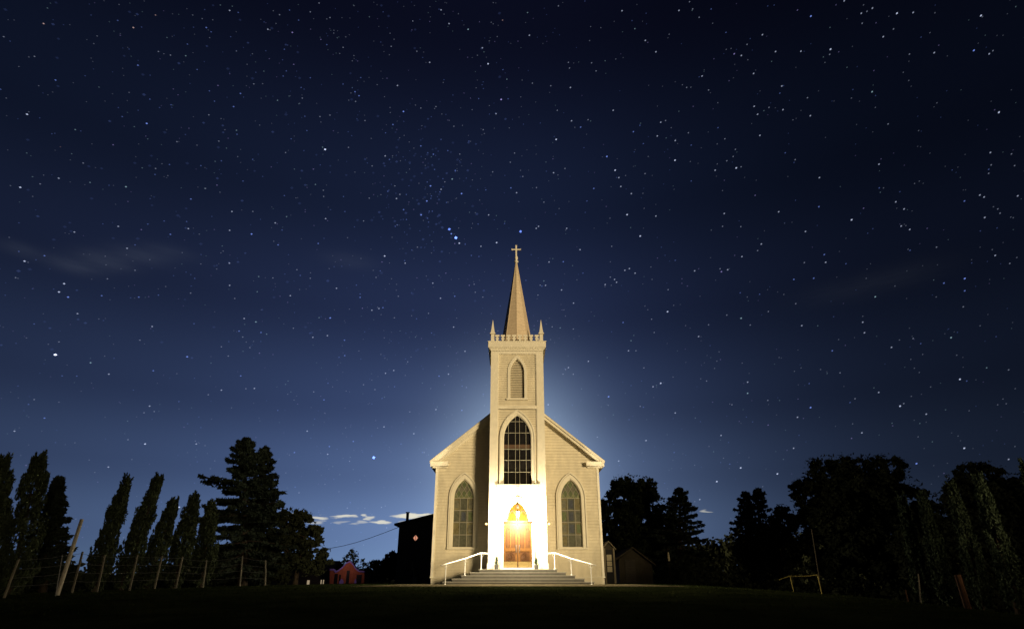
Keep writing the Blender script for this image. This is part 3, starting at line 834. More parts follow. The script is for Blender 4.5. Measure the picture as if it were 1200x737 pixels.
GR = 'pale slim cypresses on the right slope'
for k, (a, c, row, w, Y, lab) in enumerate([
    (1082, 1057, 585, 17, 30, 'leftmost of the pale thin cypresses on the right slope'),
    (1108, 1080, 580, 17, 29, 'second pale thin cypress, beside the iron pole'),
    (1149, 1116, 573, 19, 27, 'pale thin cypress standing behind the red-brown post'),
    (1186, 1147, 562, 20, 25, 'tallest pale cypress, near the right picture edge'),
    (1245, 1203, 548, 22, 23, 'pale cypress cut off by the right picture edge')]):
    cypress(a, c, row, w, Y, lab, 41+k, m='cyp2', n=12000, group=GR)

# far wood behind everything
wd = Leaves(77); wr = np.random.default_rng(77)
n = 42000; pxs = wr.random(n)
wx = np.where(wr.random(n) < .72, 18+pxs*150, -150+pxs*120); Yw = 105+wr.random(n)*25
top_r = 8.4+1.3*np.sin(wx*.31)+.9*np.sin(wx*.83+2)+.6*np.sin(wx*1.9)+np.where(wx < 0, -5.9, 0)
wz = -1.6+top_r*wr.random(n)**.75
wd.spray(np.stack([wx, Yw, wz], 1), .55, up=(0, 0, .3), aspect=.6)
w_root = wd.build('woods', 'oakd', None, (0, 0, 0)); tag(w_root, 'far dark belt of trees closing the horizon', 'woods', kind='stuff')
# unseen foliage screen added behind and right of the camera, shading field and side trees,
# the gap in it lets the low light reach the church
SA = R(147.0); Sx, Sy = math.sin(SA), math.cos(SA); Qx, Qy = -Sy, Sx
bl = Leaves(90); br_ = np.random.default_rng(90)
def belt(q0, q1, s0, s1, top, n):
    q = q0+(q1-q0)*br_.random(n); s = s0+(s1-s0)*br_.random(n)
    x = GX+Sx*s+Qx*q; y = 40+Sy*s+Qy*q; z0 = -4.0
    z = z0+(top-z0+.8*np.sin(q*.7)*(top > 6))*br_.random(n); bl.spray(np.stack([x, y, z], 1), .55 if top > 6 else .22, aspect=.6)
belt(-62, -7.4, 46, 54, 18, 15000); belt(8.2, 60, 46, 54, 18, 14000); belt(-8, 11, 44, 46.5, 2.3, 9000)
tag(bl.build('shade_belt', 'oakd', None, (0, 0, 0)), 'unseen dense belt of foliage added behind the viewpoint to shade the field', 'woods', kind='stuff')
# undergrowth beneath the right hand trees
ug = Leaves(78); n = 16000
ux = 13+wr.random(n)*40; uy = 48+wr.random(n)*14
uz = np.array([ter(a, c) for a, c in zip(ux, uy)])+(1.6+.9*np.sin(ux*.9)+.4*np.sin(ux*2.3))*wr.random(n)
ug.spray(np.stack([ux, uy, uz], 1), .17, aspect=.55)
ux = -42+wr.random(9000)*36; uy = 44+wr.random(9000)*10
uz = np.array([ter(a, c) for a, c in zip(ux, uy)])+(.35+.2*np.sin(ux*1.1))*wr.random(9000)
m_ = (ux < -25); ug.spray(np.stack([ux, uy, uz], 1)[m_], .16, aspect=.55)
tag(ug.build('undergrowth', 'oakd', None, (0, 0, 0)), 'low dark undergrowth beneath the trees either side of the church', 'undergrowth', kind='stuff')

# ------------------------------------------------------------------ fence and posts, left
plist = [(5, 698, 22, 655, 25), (84, 695, 97, 646, 28), (114, 692, 123, 650, 29.5), (152, 690, 161, 650, 31), (181, 688, 190, 651, 32.5), (206, 688, 214, 652, 34), (238, 687, 242, 656, 35.5), (281, 688, 284, 651, 37), (311, 688, 311, 656, 38.5)]
x0 = at(5, 698, 25).x
fence = empty('wire_fence', (x0, 25, ter(x0, 25)), 'thin timber post and wire fence in front of the left cypresses', 'fence')
tps = []
for (a, ra, c, rc, Y) in plist:
    x = at(a, ra, Y).x; t = at(c, rc, Y); zb = ter(x, Y)
    m = MB(); w = .048
    m.tube([(x, Y, zb-.3), ((x+t.x)/2, Y, (zb+t.z)/2), (t.x, Y, t.z)], [w*1.1, w, w*.9], 7); m.build('post', 'post', fence)
    tps.append((Vector((x, Y, zb)), t))
for fr_ in (.95, .72, .50, .28):
    m = MB()
    pts = []
    for (b0, t0), (b1, t1) in zip(tps[:-1], tps[1:]):
        p, q = b0.lerp(t0, fr_), b1.lerp(t1, fr_)
        pts += [p, p.lerp(q, .5)-Vector((0, 0, .03))]
    pts.append(tps[-1][0].lerp(tps[-1][1], fr_)); m.tube([p-Vector((0, .055, 0)) for p in pts], .006, 4)
    m.build('wire', 'wire', fence)
def pole(name, a, ra, c, rc, Y, r, m, label, cat):
    x = at(a, ra, Y).x; zb = ter(x, Y); t = at(c, rc, Y)
    mb = MB(); b0 = Vector((x, Y, zb-.3)); mb.tube([b0, b0.lerp(t, .5), t], [r*1.1, r, r*.92], 9)
    return tag(mb.build(name, m, origin=(x, Y, zb)), label, cat)
pole('timber_pole', 66, 699, 96, 608, 26, .075, 'polepale', 'tall pale timber pole leaning right beside the left conifer', 'pole')
pole('thin_stake', 66, 698, 73, 650, 25.5, .02, 'wire', 'thin grey stake at the foot of the leaning timber pole', 'stake')
# brace
a, b_ = at(213, 662, 37), at(222, 669, 37)
m = MB(); m.tube([a, b_], .06, 6); m.build('brace', 'post', fence)
# right slope
pole('timber_post', 1136, 716, 1122, 673, 21, .10, 'postred', 'thick red-brown timber post on the right slope', 'post')
pole('iron_pole', 1079, 712, 1076, 672, 24, .022, 'post', 'thin iron pole left of the red-brown post', 'pole')
pole('broken_stake', 1065, 708, 1061, 691, 24, .025, 'postred', 'short broken stake left of the thin iron pole', 'stake')
pole('slender_pole', 960, 682, 951, 620, 40, .03, 'shed', 'slender pale pole beside the yellow barrier', 'pole')
q0 = at(784, 657, 52); q1 = at(784, 640, 52); gq = ter(q0.x, 52)
mp_ = empty('marker_post', (q0.x, 52, gq), 'thin dark post with a small pale head beneath the pointed conifer', 'marker post')
m = MB(); m.tube([(q0.x, 52, gq-.2), (q0.x, 52, q1.z)], .022, 6); m.build('pole', 'bark', mp_)
m = MB(); m.lathe((q0.x, 51.97, q0.z), [(.07, 0), (.085, .04), (.085, .45), (.05, .52), (.05, .62), (.03, .66)], 8); m.build('head', 'dimglow', mp_)
# yellow barrier
Yb = 36; pts = [at(913, 679, Yb), at(926, 674.5, Yb), at(942, 675, Yb), at(958, 673.2, Yb)]
br = empty('yellow_barrier', (pts[3].x, Yb, ter(pts[3].x, Yb)), 'low bent yellow pipe barrier at the driveway edge', 'barrier')
m = MB(); m.tube(pts, .024, 7); m.build('rail', 'yellow', br)
for q in (pts[3], pts[1]):
    m = MB(); m.tube([(q.x+.05, Yb, ter(q.x, Yb)-.1), (q.x, Yb, q.z)], .018, 7); m.build('leg', 'yellow', br)

# ------------------------------------------------------------------ side annex on the left
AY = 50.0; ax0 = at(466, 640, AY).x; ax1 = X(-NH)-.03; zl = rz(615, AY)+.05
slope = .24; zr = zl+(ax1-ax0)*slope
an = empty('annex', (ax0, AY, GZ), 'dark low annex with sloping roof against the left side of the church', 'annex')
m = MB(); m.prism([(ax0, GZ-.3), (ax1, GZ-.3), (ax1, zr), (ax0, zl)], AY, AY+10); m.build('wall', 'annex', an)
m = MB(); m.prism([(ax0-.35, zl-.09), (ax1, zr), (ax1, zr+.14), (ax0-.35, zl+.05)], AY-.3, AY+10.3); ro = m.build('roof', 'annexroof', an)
cx_ = at(475.5, 610, AY).x; m = MB(); m.box(cx_-.10, cx_+.10, AY+.6, AY+.8, zl+.1, zl+.95); m.box(cx_-.15, cx_+.15, AY+.55, AY+.85, zl+.95, zl+1.0); m.build('chimney', 'annex', ro)
c = at(487, 630, AY-.05); M['amber'] = emat('amber_window_glow', (1, .42, .26), .7, 'NONE')
wn = MB(); wn.ring([(c.x-.24, c.z), (c.x, c.z+.30), (c.x+.24, c.z), (c.x, c.z-.30)], [(c.x-.18, c.z), (c.x, c.z+.23), (c.x+.18, c.z), (c.x, c.z-.23)], AY-.06, AY-.002, closed=True)
wo = wn.build('window', 'shedtrim', an); m = MB(); m.prism([(c.x-.18, c.z), (c.x, c.z-.23), (c.x+.18, c.z), (c.x, c.z+.23)], AY-.03, AY-.004); m.build('pane', 'amber', wo)
m = MB(); m.box(c.x-.015, c.x+.015, AY-.05, AY-.031, c.z-.22, c.z+.22); m.build('muntin', 'annex', wo)
dx0 = at(496, 660, AY).x
# meter box on a standpipe
c = at(486, 679, AY-.5); q = ter(c.x, AY-.5)
mb_ = empty('meter_box', (c.x, AY-.5, q), 'small pale meter box with a bent pipe before the annex', 'meter box')
m = MB(); m.box(c.x-.16, c.x+.16, AY-.6, AY-.4, q, q+.42); m.box(c.x-.18, c.x+.18, AY-.62, AY-.38, q+.42, q+.46); m.build('box', 'shedtrim', mb_)
m = MB(); m.tube([(c.x-.08, AY-.5, q+.4), (c.x-.1, AY-.5, q+.8), (c.x-.24, AY-.5, q+1.1), (c.x-.24, AY-.5, q+1.5)], .03, 6); m.build('pipe', 'shedtrim', mb_)
# power line
p0, p1 = at(330, 640, 70), Vector((ax0-.3, AY+2, zl-.02))
pts = [p0.lerp(p1, k/10)-Vector((0, 0, .9*math.sin(math.pi*k/10))) for k in range(11)]
m = MB(); m.tube(pts, .022, 5); tag(m.build('power_line', 'wire', origin=p0), 'thin power line sagging from the trees to the annex eave', 'cable')
# small red mission style building, far left
RY = 95.0
c0, c1 = at(389, 684, RY), at(426, 684, RY); gz_ = ter(c0.x, RY)
rb = empty('red_building', ((c0.x+c1.x)/2, RY, gz_), 'small far red building with a curved violet-edged gable', 'building')
w = c1.x-c0.x; zt_ = lambda row: rz(row, RY)
pr = [(386.5, 684), (386.5, 668), (391, 668), (393, 671), (397, 669), (402, 665), (406, 660.5), (410, 658.5), (413.5, 661.5), (417, 667), (421, 670), (427, 670.5), (427, 684)]
poly = [(at(a, r_, RY).x, at(a, r_, RY).z) for a, r_ in pr]; poly[0] = (poly[0][0], gz_-.2); poly[-1] = (poly[-1][0], gz_-.2)
m = MB(); m.prism(poly[::-1], RY, RY+.6); m.build('facade', 'brick', rb)
cop = MB(); pp = [Vector((a, 0, b)) for a, b in poly[1:-1]]
cop.ring([(p.x, p.z+.22) for p in pp], [(p.x, p.z+.0) for p in pp], RY-.12, RY+.7); cop.build('coping', 'violet', rb)
m = MB(); m.prism([(poly[0][0], gz_-.2), (poly[-1][0], gz_-.2), (poly[-1][0], poly[-2][1]-.3), (poly[0][0], poly[-2][1]-.3)], RY+.62, RY+9); m.build('wall', 'annex', rb)
for (a, b, r0) in ((391, 395, 672), (396.5, 398.5, 673), (405, 408.5, 668), (417, 423, 673)):
    xa, xb = at(a, 684, RY).x, at(b, 684, RY).x; z0 = gz_; z1 = rz(r0, RY)
    fr_ = MB(); fr_.box(xa, xb, RY-.05, RY-.003, z0, z1); wo = fr_.build('door' if z1 > 1.5 else 'window', 'black', rb)
for (a, b) in ((397.5, 402.5), (415, 417.5)):
    xa, xb = at(a, 684, RY).x, at(b, 684, RY).x; fr_ = MB(); fr_.prism([(xa, gz_+.3), (xb, gz_+.3), (xb, gz_+.9), ((xa+xb)/2, gz_+1.3), (xa, gz_+.9)][::-1], RY-.09, RY-.055); fr_.build('shutter', 'violet', rb)
light('yard_light', 'POINT', (at(405, 684, RY).x, RY-2.5, gz_+3.2), 60, (1, .66, .62), shadow_soft_size=.15)
# long low barn left of it
SHY = 97; bx0, bx1 = at(318, 684, SHY).x, at(384.5, 684, SHY).x; gz2 = ter(bx0, SHY)
bn = empty('low_shed', ((bx0+bx1)/2, SHY, gz2), 'long low dark shed with lit openings, left of the red building', 'shed')
zr_ = rz(658, SHY+4); ze = rz(668, SHY)
m = MB(); m.box(bx0, bx1, SHY, SHY+8, gz2-.3, ze); m.build('wall', 'annex', bn)
m = MB(); A = [(bx0-.3, SHY-.4, ze-.05), (bx1+.3, SHY-.4, ze-.05), (bx1+.3, SHY+4, zr_), (bx0-.3, SHY+4, zr_), (bx0-.3, SHY+8.4, ze-.05), (bx1+.3, SHY+8.4, ze-.05)]
A += [(x, y, z+.15) for x, y, z in A]
m.add(A, [(0, 1, 2, 3), (3, 2, 5, 4), (6, 9, 8, 7), (9, 10, 11, 8), (0, 6, 7, 1), (4, 5, 11, 10), (0, 3, 9, 6), (3, 4, 10, 9), (1, 7, 8, 2), (2, 8, 11, 5)]); m.build('roof', 'annexroof', bn)
M['cream'] = emat('cream_window_glow', (1, .78, .5), .32, 'NONE')
for (a, b, r0, r1) in ((359.2, 362.8, 679.5, 685.5), (375.2, 377, 679, 685.5), (377.9, 379.6, 679, 685.5)):
    p, q = at(a, r1, SHY-.1), at(b, r0, SHY-.1); m = MB(); m.box(p.x, q.x, SHY-.07, SHY-.01, max(p.z, gz2+.05), q.z)
    m.build('window', 'cream', bn)

# ------------------------------------------------------------------ small gabled entry and shed right of the church
EY = 47.0
e0, e1 = at(709.5, 684, EY).x, at(722.5, 684, EY).x; ge = ter(e0, EY); et = rz(642, EY); ep = rz(634.5, EY); ec = (e0+e1)/2
en = empty('gabled_kiosk', (ec, EY, ge), 'narrow gabled kiosk with a glazed door right of the nave', 'kiosk')
m = MB(); m.prism([(e0+.06, ge-.2), (e1-.06, ge-.2), (e1-.06, et), (ec, ep-.1), (e0+.06, et)], EY+.05, EY+1.5); m.build('wall', 'shed', en)
m = MB()
for s in (-1, 1):
    xe = ec+s*((e1-e0)/2+.12); m.prism([(xe, et-.12), (ec, ep-.02), (ec, ep+.06), (xe, et-.04)][::(1 if s < 0 else -1)], EY-.1, EY+1.6)
m.build('roof', 'shedtrim', en)
m = MB(); m.box(e0, e0+.12, EY-.05, EY+.047, ge, et); m.build('post', 'shedtrim', en)
m = MB(); m.box(e1-.12, e1, EY-.05, EY+.047, ge, et); m.build('post', 'shedtrim', en)
m = MB(); m.box(e0+.13, e1-.13, EY+.0, EY+.046, ge+.05, et-.1); dd = m.build('door', 'black', en)
zc = [ge+.75, ge+1.15, ge+1.5, ge+1.95]
m = MB()
for za_, zb_ in zip(zc[:-1], zc[1:]): m.box(ec-.20, ec+.16, EY-.012, EY-.002, za_+.02, zb_-.02)
m.build('pane', 'dimglow', dd)
SY = 56.0
s0, s1 = at(727, 684, SY).x, at(766, 684, SY).x; gs = ter(s0, SY); spx = at(741, 641, SY)
sh = empty('garden_shed', ((s0+s1)/2, SY, gs), 'dim brown gabled shed under the large domed tree', 'shed')
zel = rz(655, SY); zer = rz(661, SY)
m = MB(); m.prism([(s0, gs-.3), (s1, gs-.3), (s1, zer), (spx.x, spx.z-.12), (s0, zel)], SY, SY+5); m.build('wall', 'shed', sh)
m = MB()
m.prism([(s0-.3, zel-.12), (spx.x, spx.z-.1), (spx.x, spx.z+.04), (s0-.3, zel+.02)], SY-.25, SY+5.2)
m.prism([(spx.x, spx.z-.1), (s1+.3, zer-.16), (s1+.3, zer-.02), (spx.x, spx.z+.04)], SY-.25, SY+5.2); m.build('roof', 'shed', sh)
m = MB(); m.box(s0+.5, s0+1.4, SY-.04, SY-.003, gs, gs+1.9); m.build('door', 'annex', sh)

# ------------------------------------------------------------------ stars (a far shell, tiny glowing bodies)
SR = 5200.0
TA_ = [(153,84,3,'r'),(546,54,2,'r'),(468,98,3,'r'),(413,73,2,'b'),(223,88,1,'b'),(245,88,1,'w'),(13,130,2,'w'),(121,199,2,'w'),(320,205,1,'w'),(485,213,1,'b'),(484,230,3,'b'),(806,38,3,'w'),(836,45,2,'b'),(724,98,3,'b'),(741,113,2,'b'),(940,104,3,'w'),(1026,115,3,'v'),(1089,43,2,'w'),(1048,72,2,'b'),(1120,12,2,'w'),(1158,63,2,'w'),(658,156,2,'b'),(652,197,2,'c'),(717,217,1,'b'),(692,245,2,'b'),(998,174,2,'b'),(1147,158,2,'b'),(195,282,3,'b'),(2,314,2,'b'),(95,402,4,'w'),(185,324,1,'w'),(515,434,4,'b'),(429,410,2,'b'),(526,349,2,'b'),(765,301,2,'v'),(735,320,2,'b'),(844,329,3,'b'),(820,375,3,'b'),(667,294,1,'b'),(733,404,2,'w'),(974,353,2,'c'),(994,268,2,'b'),(1005,250,2,'b'),(1031,227,2,'v'),(1041,251,1,'b'),(1057,308,2,'b'),(1089,274,2,'b'),(1070,409,2,'b'),(1123,410,2,'w'),(1158,405,2,'w'),(830,458,2,'c'),(832,472,2,'b'),(768,496,2,'w'),(621,498,2,'w'),(397,509,2,'v'),(1141,525,5,'w'),(1022,488,2,'b'),(1077,459,2,'b'),(292,573,2,'w'),(247,562,1,'w'),(546,592,2,'w'),(544,613,2,'b'),(595,578,2,'b'),(705,582,2,'b'),(725,592,1,'b'),(777,565,2,'b'),(887,560,2,'b'),(206,626,3,'w'),(141,646,2,'w'),(71,658,4,'w'),(442,656,3,'c'),(670,699,3,'b'),(721,662,2,'w'),(853,636,2,'b'),(636,660,1,'c'),(478,623,1,'w'),(998,687,2,'b'),(1107,648,2,'c'),(1136,690,2,'w'),(212,516,1,'r'),(776,611,1,'b')]
TB_ = [(350,36,3,'w'),(378,84,3,'w'),(445,104,3,'c'),(566,72,2,'r'),(175,164,2,'w'),(265,181,2,'w'),(289,184,1,'w'),(495,169,3,'w'),(310,220,3,'w'),(515,225,4,'w'),(581,279,2,'c'),(660,125,3,'w'),(762,22,2,'w'),(985,39,3,'w'),(1185,38,3,'w'),(1067,143,3,'w'),(1104,183,3,'w'),(797,220,2,'w'),(801,240,2,'w'),(894,250,2,'w'),(989,203,1,'w'),(735,302,2,'w'),(804,308,3,'w'),(197,301,3,'w'),(6,296,2,'b'),(48,323,3,'b'),(62,337,3,'b'),(50,357,2,'w'),(83,424,2,'w'),(218,392,4,'b'),(181,438,3,'b'),(332,375,2,'w'),(561,350,4,'v'),(482,347,2,'b'),(543,400,3,'w'),(395,444,2,'w'),(601,420,1,'b'),(25,518,2,'w'),(154,548,3,'w'),(279,513,3,'b'),(323,542,3,'b'),(240,530,1,'b'),(448,496,2,'b'),(350,490,2,'b'),(108,583,2,'w'),(498,456,2,'w'),(537,451,1,'w'),(498,540,1,'w'),(400,599,3,'b'),(389,629,3,'c'),(313,653,4,'b'),(350,665,3,'w'),(300,706,4,'b'),(422,680,4,'b'),(316,688,2,'b'),(228,683,2,'b'),(188,653,2,'w'),(98,696,2,'w'),(162,687,1,'b'),(531,604,2,'w'),(593,570,2,'w'),(637,620,2,'w'),(595,660,3,'b'),(615,677,3,'w'),(685,659,2,'w'),(711,710,2,'w'),(745,607,3,'w'),(785,592,2,'w'),(754,490,4,'w'),(840,447,3,'b'),(808,425,3,'w'),(954,388,3,'w'),(758,388,2,'w'),(866,421,2,'w'),(1025,463,3,'b'),(1060,505,2,'b'),(1121,430,3,'w'),(1138,424,2,'w'),(1109,478,3,'w'),(1172,494,3,'w'),(1171,563,4,'w'),(932,550,4,'b'),(961,598,4,'w'),(974,624,3,'w'),(981,655,3,'w'),(886,662,3,'b'),(1018,680,3,'w'),(1066,610,2,'w'),(1168,665,1,'w'),(608,538,2,'w'),(684,542,1,'w'),(862,706,2,'b')]
TC_ = [(35,33,2,'w'),(58,62,2,'w'),(100,33,2,'b'),(152,115,2,'b'),(280,123,3,'w'),(450,58,4,'b'),(567,4,3,'w'),(627,48,3,'w'),(647,41,2,'w'),(666,30,3,'w'),(630,83,2,'w'),(752,48,4,'w'),(809,45,3,'w'),(740,103,2,'w'),(704,130,3,'w'),(1047,56,4,'w'),(519,174,4,'w'),(516,192,2,'w'),(415,181,3,'w'),(326,182,3,'w'),(226,157,2,'w'),(181,190,3,'v'),(206,196,3,'w'),(883,186,3,'w'),(1022,178,4,'b'),(1076,190,3,'w'),(1089,179,2,'w'),(796,191,2,'w'),(249,259,3,'w'),(68,268,3,'w'),(348,303,3,'w'),(341,328,2,'b'),(91,317,2,'w'),(14,308,2,'w'),(438,344,2,'w'),(251,374,3,'w'),(303,378,2,'w'),(352,386,3,'w'),(263,402,3,'w'),(448,407,3,'w'),(665,323,3,'c'),(721,436,2,'w'),(1110,395,4,'w'),(124,449,2,'b'),(271,476,3,'w'),(148,488,2,'w'),(185,525,2,'w'),(360,537,2,'b'),(395,561,2,'w'),(155,565,2,'w'),(188,590,4,'w'),(205,586,2,'w'),(114,598,3,'w'),(480,624,3,'w'),(689,577,3,'w'),(1080,536,3,'w'),(1154,541,2,'w'),(1074,595,2,'b'),(1074,609,2,'w'),(1165,582,2,'w'),(1043,685,3,'w'),(1058,692,3,'w'),(1176,688,3,'w'),(989,706,3,'b'),(748,709,3,'w'),(478,726,3,'b'),(690,660,2,'b'),(777,734,3,'w'),(20,467,2,'w'),(30,510,2,'b')]
TD_ = [(415,58,3,'w'),(261,78,3,'w'),(519,50,2,'b'),(655,41,2,'b'),(661,66,3,'w'),(598,86,3,'b'),(446,135,3,'w'),(474,123,2,'b'),(156,161,3,'b'),(86,180,4,'w'),(66,146,2,'b'),(225,259,4,'w'),(207,288,4,'w'),(239,306,4,'b'),(194,508,7,'w'),(357,301,3,'b'),(272,364,3,'w'),(377,242,2,'w'),(474,212,2,'w'),(487,306,3,'b'),(556,299,2,'b'),(534,409,3,'w'),(491,457,2,'w'),(207,463,2,'w'),(318,536,3,'c'),(382,576,3,'w'),(538,564,3,'b'),(657,515,4,'b'),(525,688,3,'w'),(218,582,2,'b'),(156,730,3,'b'),(669,292,2,'w'),(806,265,3,'w'),(805,187,3,'w'),(806,72,3,'w'),(814,6,3,'w'),(883,85,4,'b'),(966,46,3,'w'),(990,71,2,'b'),(1143,31,3,'w'),(1117,118,3,'b'),(976,123,3,'b'),(1042,210,2,'w'),(1054,230,2,'b'),(1089,240,2,'w'),(1181,275,3,'w'),(1019,301,3,'w'),(958,239,2,'w'),(908,234,2,'c'),(1159,379,4,'b'),(857,381,3,'w'),(898,393,3,'c'),(916,430,3,'b'),(839,425,3,'b'),(852,446,2,'w'),(877,483,2,'w'),(1098,447,3,'w'),(1149,441,3,'w'),(845,582,3,'b'),(893,626,3,'w'),(863,627,2,'w'),(777,632,3,'w'),(731,648,2,'w'),(1137,666,3,'b'),(1101,638,2,'w'),(975,703,2,'b'),(1151,608,2,'b'),(777,480,2,'w'),(120,665,2,'w'),(100,682,2,'b'),(681,399,2,'b'),(628,672,2,'b')]
TE_ = [(280,18,4,'b'),(379,68,6,'B'),(386,84,4,'b'),(402,98,9,'B'),(414,117,4,'w'),(629,76,7,'B'),(684,65,3,'w'),(692,58,3,'w'),(545,115,4,'w'),(152,162,4,'w'),(224,187,3,'w'),(222,178,2,'b'),(1003,17,4,'w'),(1104,22,3,'w'),(1049,92,4,'w'),(995,212,3,'w'),(1011,206,3,'w'),(1031,222,3,'w'),(959,244,3,'w'),(966,254,3,'w'),(944,236,2,'w'),(926,262,3,'w'),(729,183,3,'w'),(779,182,3,'b'),(838,140,3,'w'),(949,128,2,'w'),(848,222,2,'b'),(791,65,3,'w'),(717,265,3,'w'),(698,264,2,'w'),(773,281,3,'w'),(815,327,3,'w'),(1145,357,4,'w'),(1147,280,2,'w'),(989,395,3,'b'),(690,299,2,'w'),(321,257,3,'w'),(122,237,2,'w'),(53,264,2,'b'),(66,307,3,'b'),(66,295,2,'b'),(146,343,3,'b'),(132,346,3,'w'),(107,352,3,'w'),(200,303,2,'w'),(348,310,3,'w'),(398,303,3,'b'),(306,363,2,'w'),(466,261,2,'w'),(470,289,2,'w'),(11,457,3,'b'),(12,511,3,'b'),(394,411,3,'w'),(434,496,3,'w'),(155,573,3,'w'),(184,563,3,'w'),(376,576,3,'w'),(343,583,3,'b'),(233,533,2,'w'),(78,613,2,'w'),(187,620,2,'b'),(424,618,2,'b'),(118,630,2,'w'),(143,661,2,'b'),(332,700,3,'w'),(423,703,3,'b'),(99,678,1,'w'),(1008,494,3,'w'),(1034,494,2,'w'),(867,531,3,'w'),(797,553,3,'w'),(778,576,2,'w'),(814,576,2,'w'),(1121,608,4,'w'),(1094,620,3,'w'),(938,655,4,'b'),(1062,554,2,'w'),(726,683,3,'w'),(1060,692,2,'b'),(1172,712,3,'w'),(490,128,3,'w'),(267,131,2,'w'),(78,39,2,'w'),(814,418,2,'w'),(740,410,2,'w'),(517,18,3,'w'),(573,48,2,'b'),(480,50,2,'b')]
TF_ = [(146,13,3,'w'),(337,7,3,'w'),(140,58,2,'w'),(204,59,2,'w'),(431,76,3,'w'),(593,35,4,'w'),(767,57,3,'w'),(797,69,3,'w'),(1060,27,3,'w'),(1114,12,2,'w'),(276,120,3,'w'),(263,143,2,'w'),(208,164,3,'w'),(497,157,3,'b'),(502,184,3,'w'),(573,189,2,'b'),(427,185,2,'w'),(136,217,3,'v'),(158,210,3,'w'),(390,244,3,'b'),(460,240,3,'b'),(42,214,3,'w'),(917,257,3,'b'),(990,241,4,'b'),(990,284,3,'b'),(1097,160,3,'w'),(1148,188,2,'w'),(1014,175,1,'w'),(676,305,3,'c'),(798,142,2,'b'),(202,291,2,'b'),(270,296,2,'b'),(397,329,2,'w'),(205,380,3,'c'),(155,369,2,'w'),(237,404,2,'w'),(91,403,2,'w'),(56,444,3,'w'),(418,406,3,'w'),(632,394,3,'w'),(638,431,3,'w'),(733,482,3,'w'),(525,494,3,'b'),(942,448,3,'c'),(809,451,2,'w'),(796,415,1,'w'),(228,604,3,'w'),(228,643,3,'c'),(84,600,2,'w'),(173,683,2,'w'),(449,693,4,'b'),(403,727,3,'w'),(688,640,3,'w'),(763,688,4,'w'),(776,679,2,'w'),(855,716,3,'w'),(973,594,4,'w'),(997,600,2,'b'),(444,609,2,'b'),(605,662,2,'w'),(1144,561,2,'w'),(985,340,2,'w'),(573,100,1,'w'),(891,131,2,'w')]
# lower band, full picture pixels
TG_ = [(438,536,9,'B'),(384,532,3,'w'),(66,416,0,'w'),(170,520,4,'w'),(210,594,4,'w'),(17,505,3,'w'),(127,547,3,'w'),(386,523,3,'b'),(414,517,3,'b'),(840,564,4,'w'),(868,548,4,'w'),(820,585,3,'w'),(911,555,4,'w'),(930,525,3,'w'),(978,545,2,'w'),(957,542,2,'w'),(1130,525,4,'w'),(1074,543,4,'b'),(1182,538,3,'w'),(725,540,3,'w'),(757,516,3,'w'),(790,530,2,'b'),(845,510,3,'w'),(700,512,2,'w'),(450,500,3,'w'),(470,520,2,'b'),(495,530,2,'b'),(345,530,3,'b'),(360,505,3,'w'),(230,520,3,'w'),(150,515,2,'w'),(485,508,3,'w'),(407,595,2,'w'),(447,594,2,'w'),(378,610,1,'w'),(1010,507,3,'w')]
stars = []
for T, ox, oy, sc in ((TA_, 0, 0, 2.995), (TB_, 400, 0, 2.995), (TC_, 800, 0, 2.995), (TD_, 0, 246, 2.995), (TE_, 400, 246, 2.995), (TF_, 800, 246, 2.995), (TG_, 0, 0, 1)):
    for (a, b, mg, cc) in T: stars.append((ox+a/sc, oy+b/sc, mg, cc))
# loose swarm in the hunter constellation and random faint stars over the whole celestial sphere in view
rs = np.random.default_rng(5)
for k in range(70):
    t = rs.random(); a = 485+rs.normal()*26+t*24; b = 165+t*120+rs.normal()*16; stars.append((a, b, .9+2.6*rs.random()**2.5, 'b' if rs.random() < .8 else 'w'))
for k in range(60):      # soft faint glows of unresolved stars
    t = rs.random(); stars.append((478+rs.normal()*30+t*30, 160+t*125+rs.normal()*20, 5.01+rs.random()*.8, 'f'))
for k in range(120):
    stars.append((rs.random()*620, rs.random()*420, 5.01+rs.random()*.6, 'f'))
for k in range(5600):
    a, b = rs.random()*1500-150, rs.random()*860-210
    band = math.exp(-((a-(380+.35*b))/260)**2)
    if rs.random() > .38+.62*band: continue
    stars.append((a, b, .45+1.5*rs.random()**2.6, rs.choice(list('bbwwwvc'))))
COLS = {'w': (.66, .74, 1), 'b': (.22, .34, 1), 'B': (.16, .28, 1), 'v': (.50, .42, 1), 'c': (.50, .80, .90), 'r': (1, .66, .62)}
lv_ = [.03, .06, .11, .2, .38, .7, 1.3, 2.6, 5]
names = [(c, i) for c in COLS for i in range(len(lv_))]
for c, i in names:
    sm_ = M['star_%s%d' % (c, i)] = emat('starlight', COLS[c], lv_[i]*.5, 'NONE')      # the body adds its light to the sky behind it
    t_ = sm_.node_tree; a_ = t_.nodes.new('ShaderNodeAddShader'); tr_ = t_.nodes.new('ShaderNodeBsdfTransparent')
    t_.links.new(t_.nodes['Emission'].outputs[0], a_.inputs[0]); t_.links.new(tr_.outputs[0], a_.inputs[1]); t_.links.new(a_.outputs[0], t_.nodes['Material Output'].inputs['Surface'])
sm = MB()
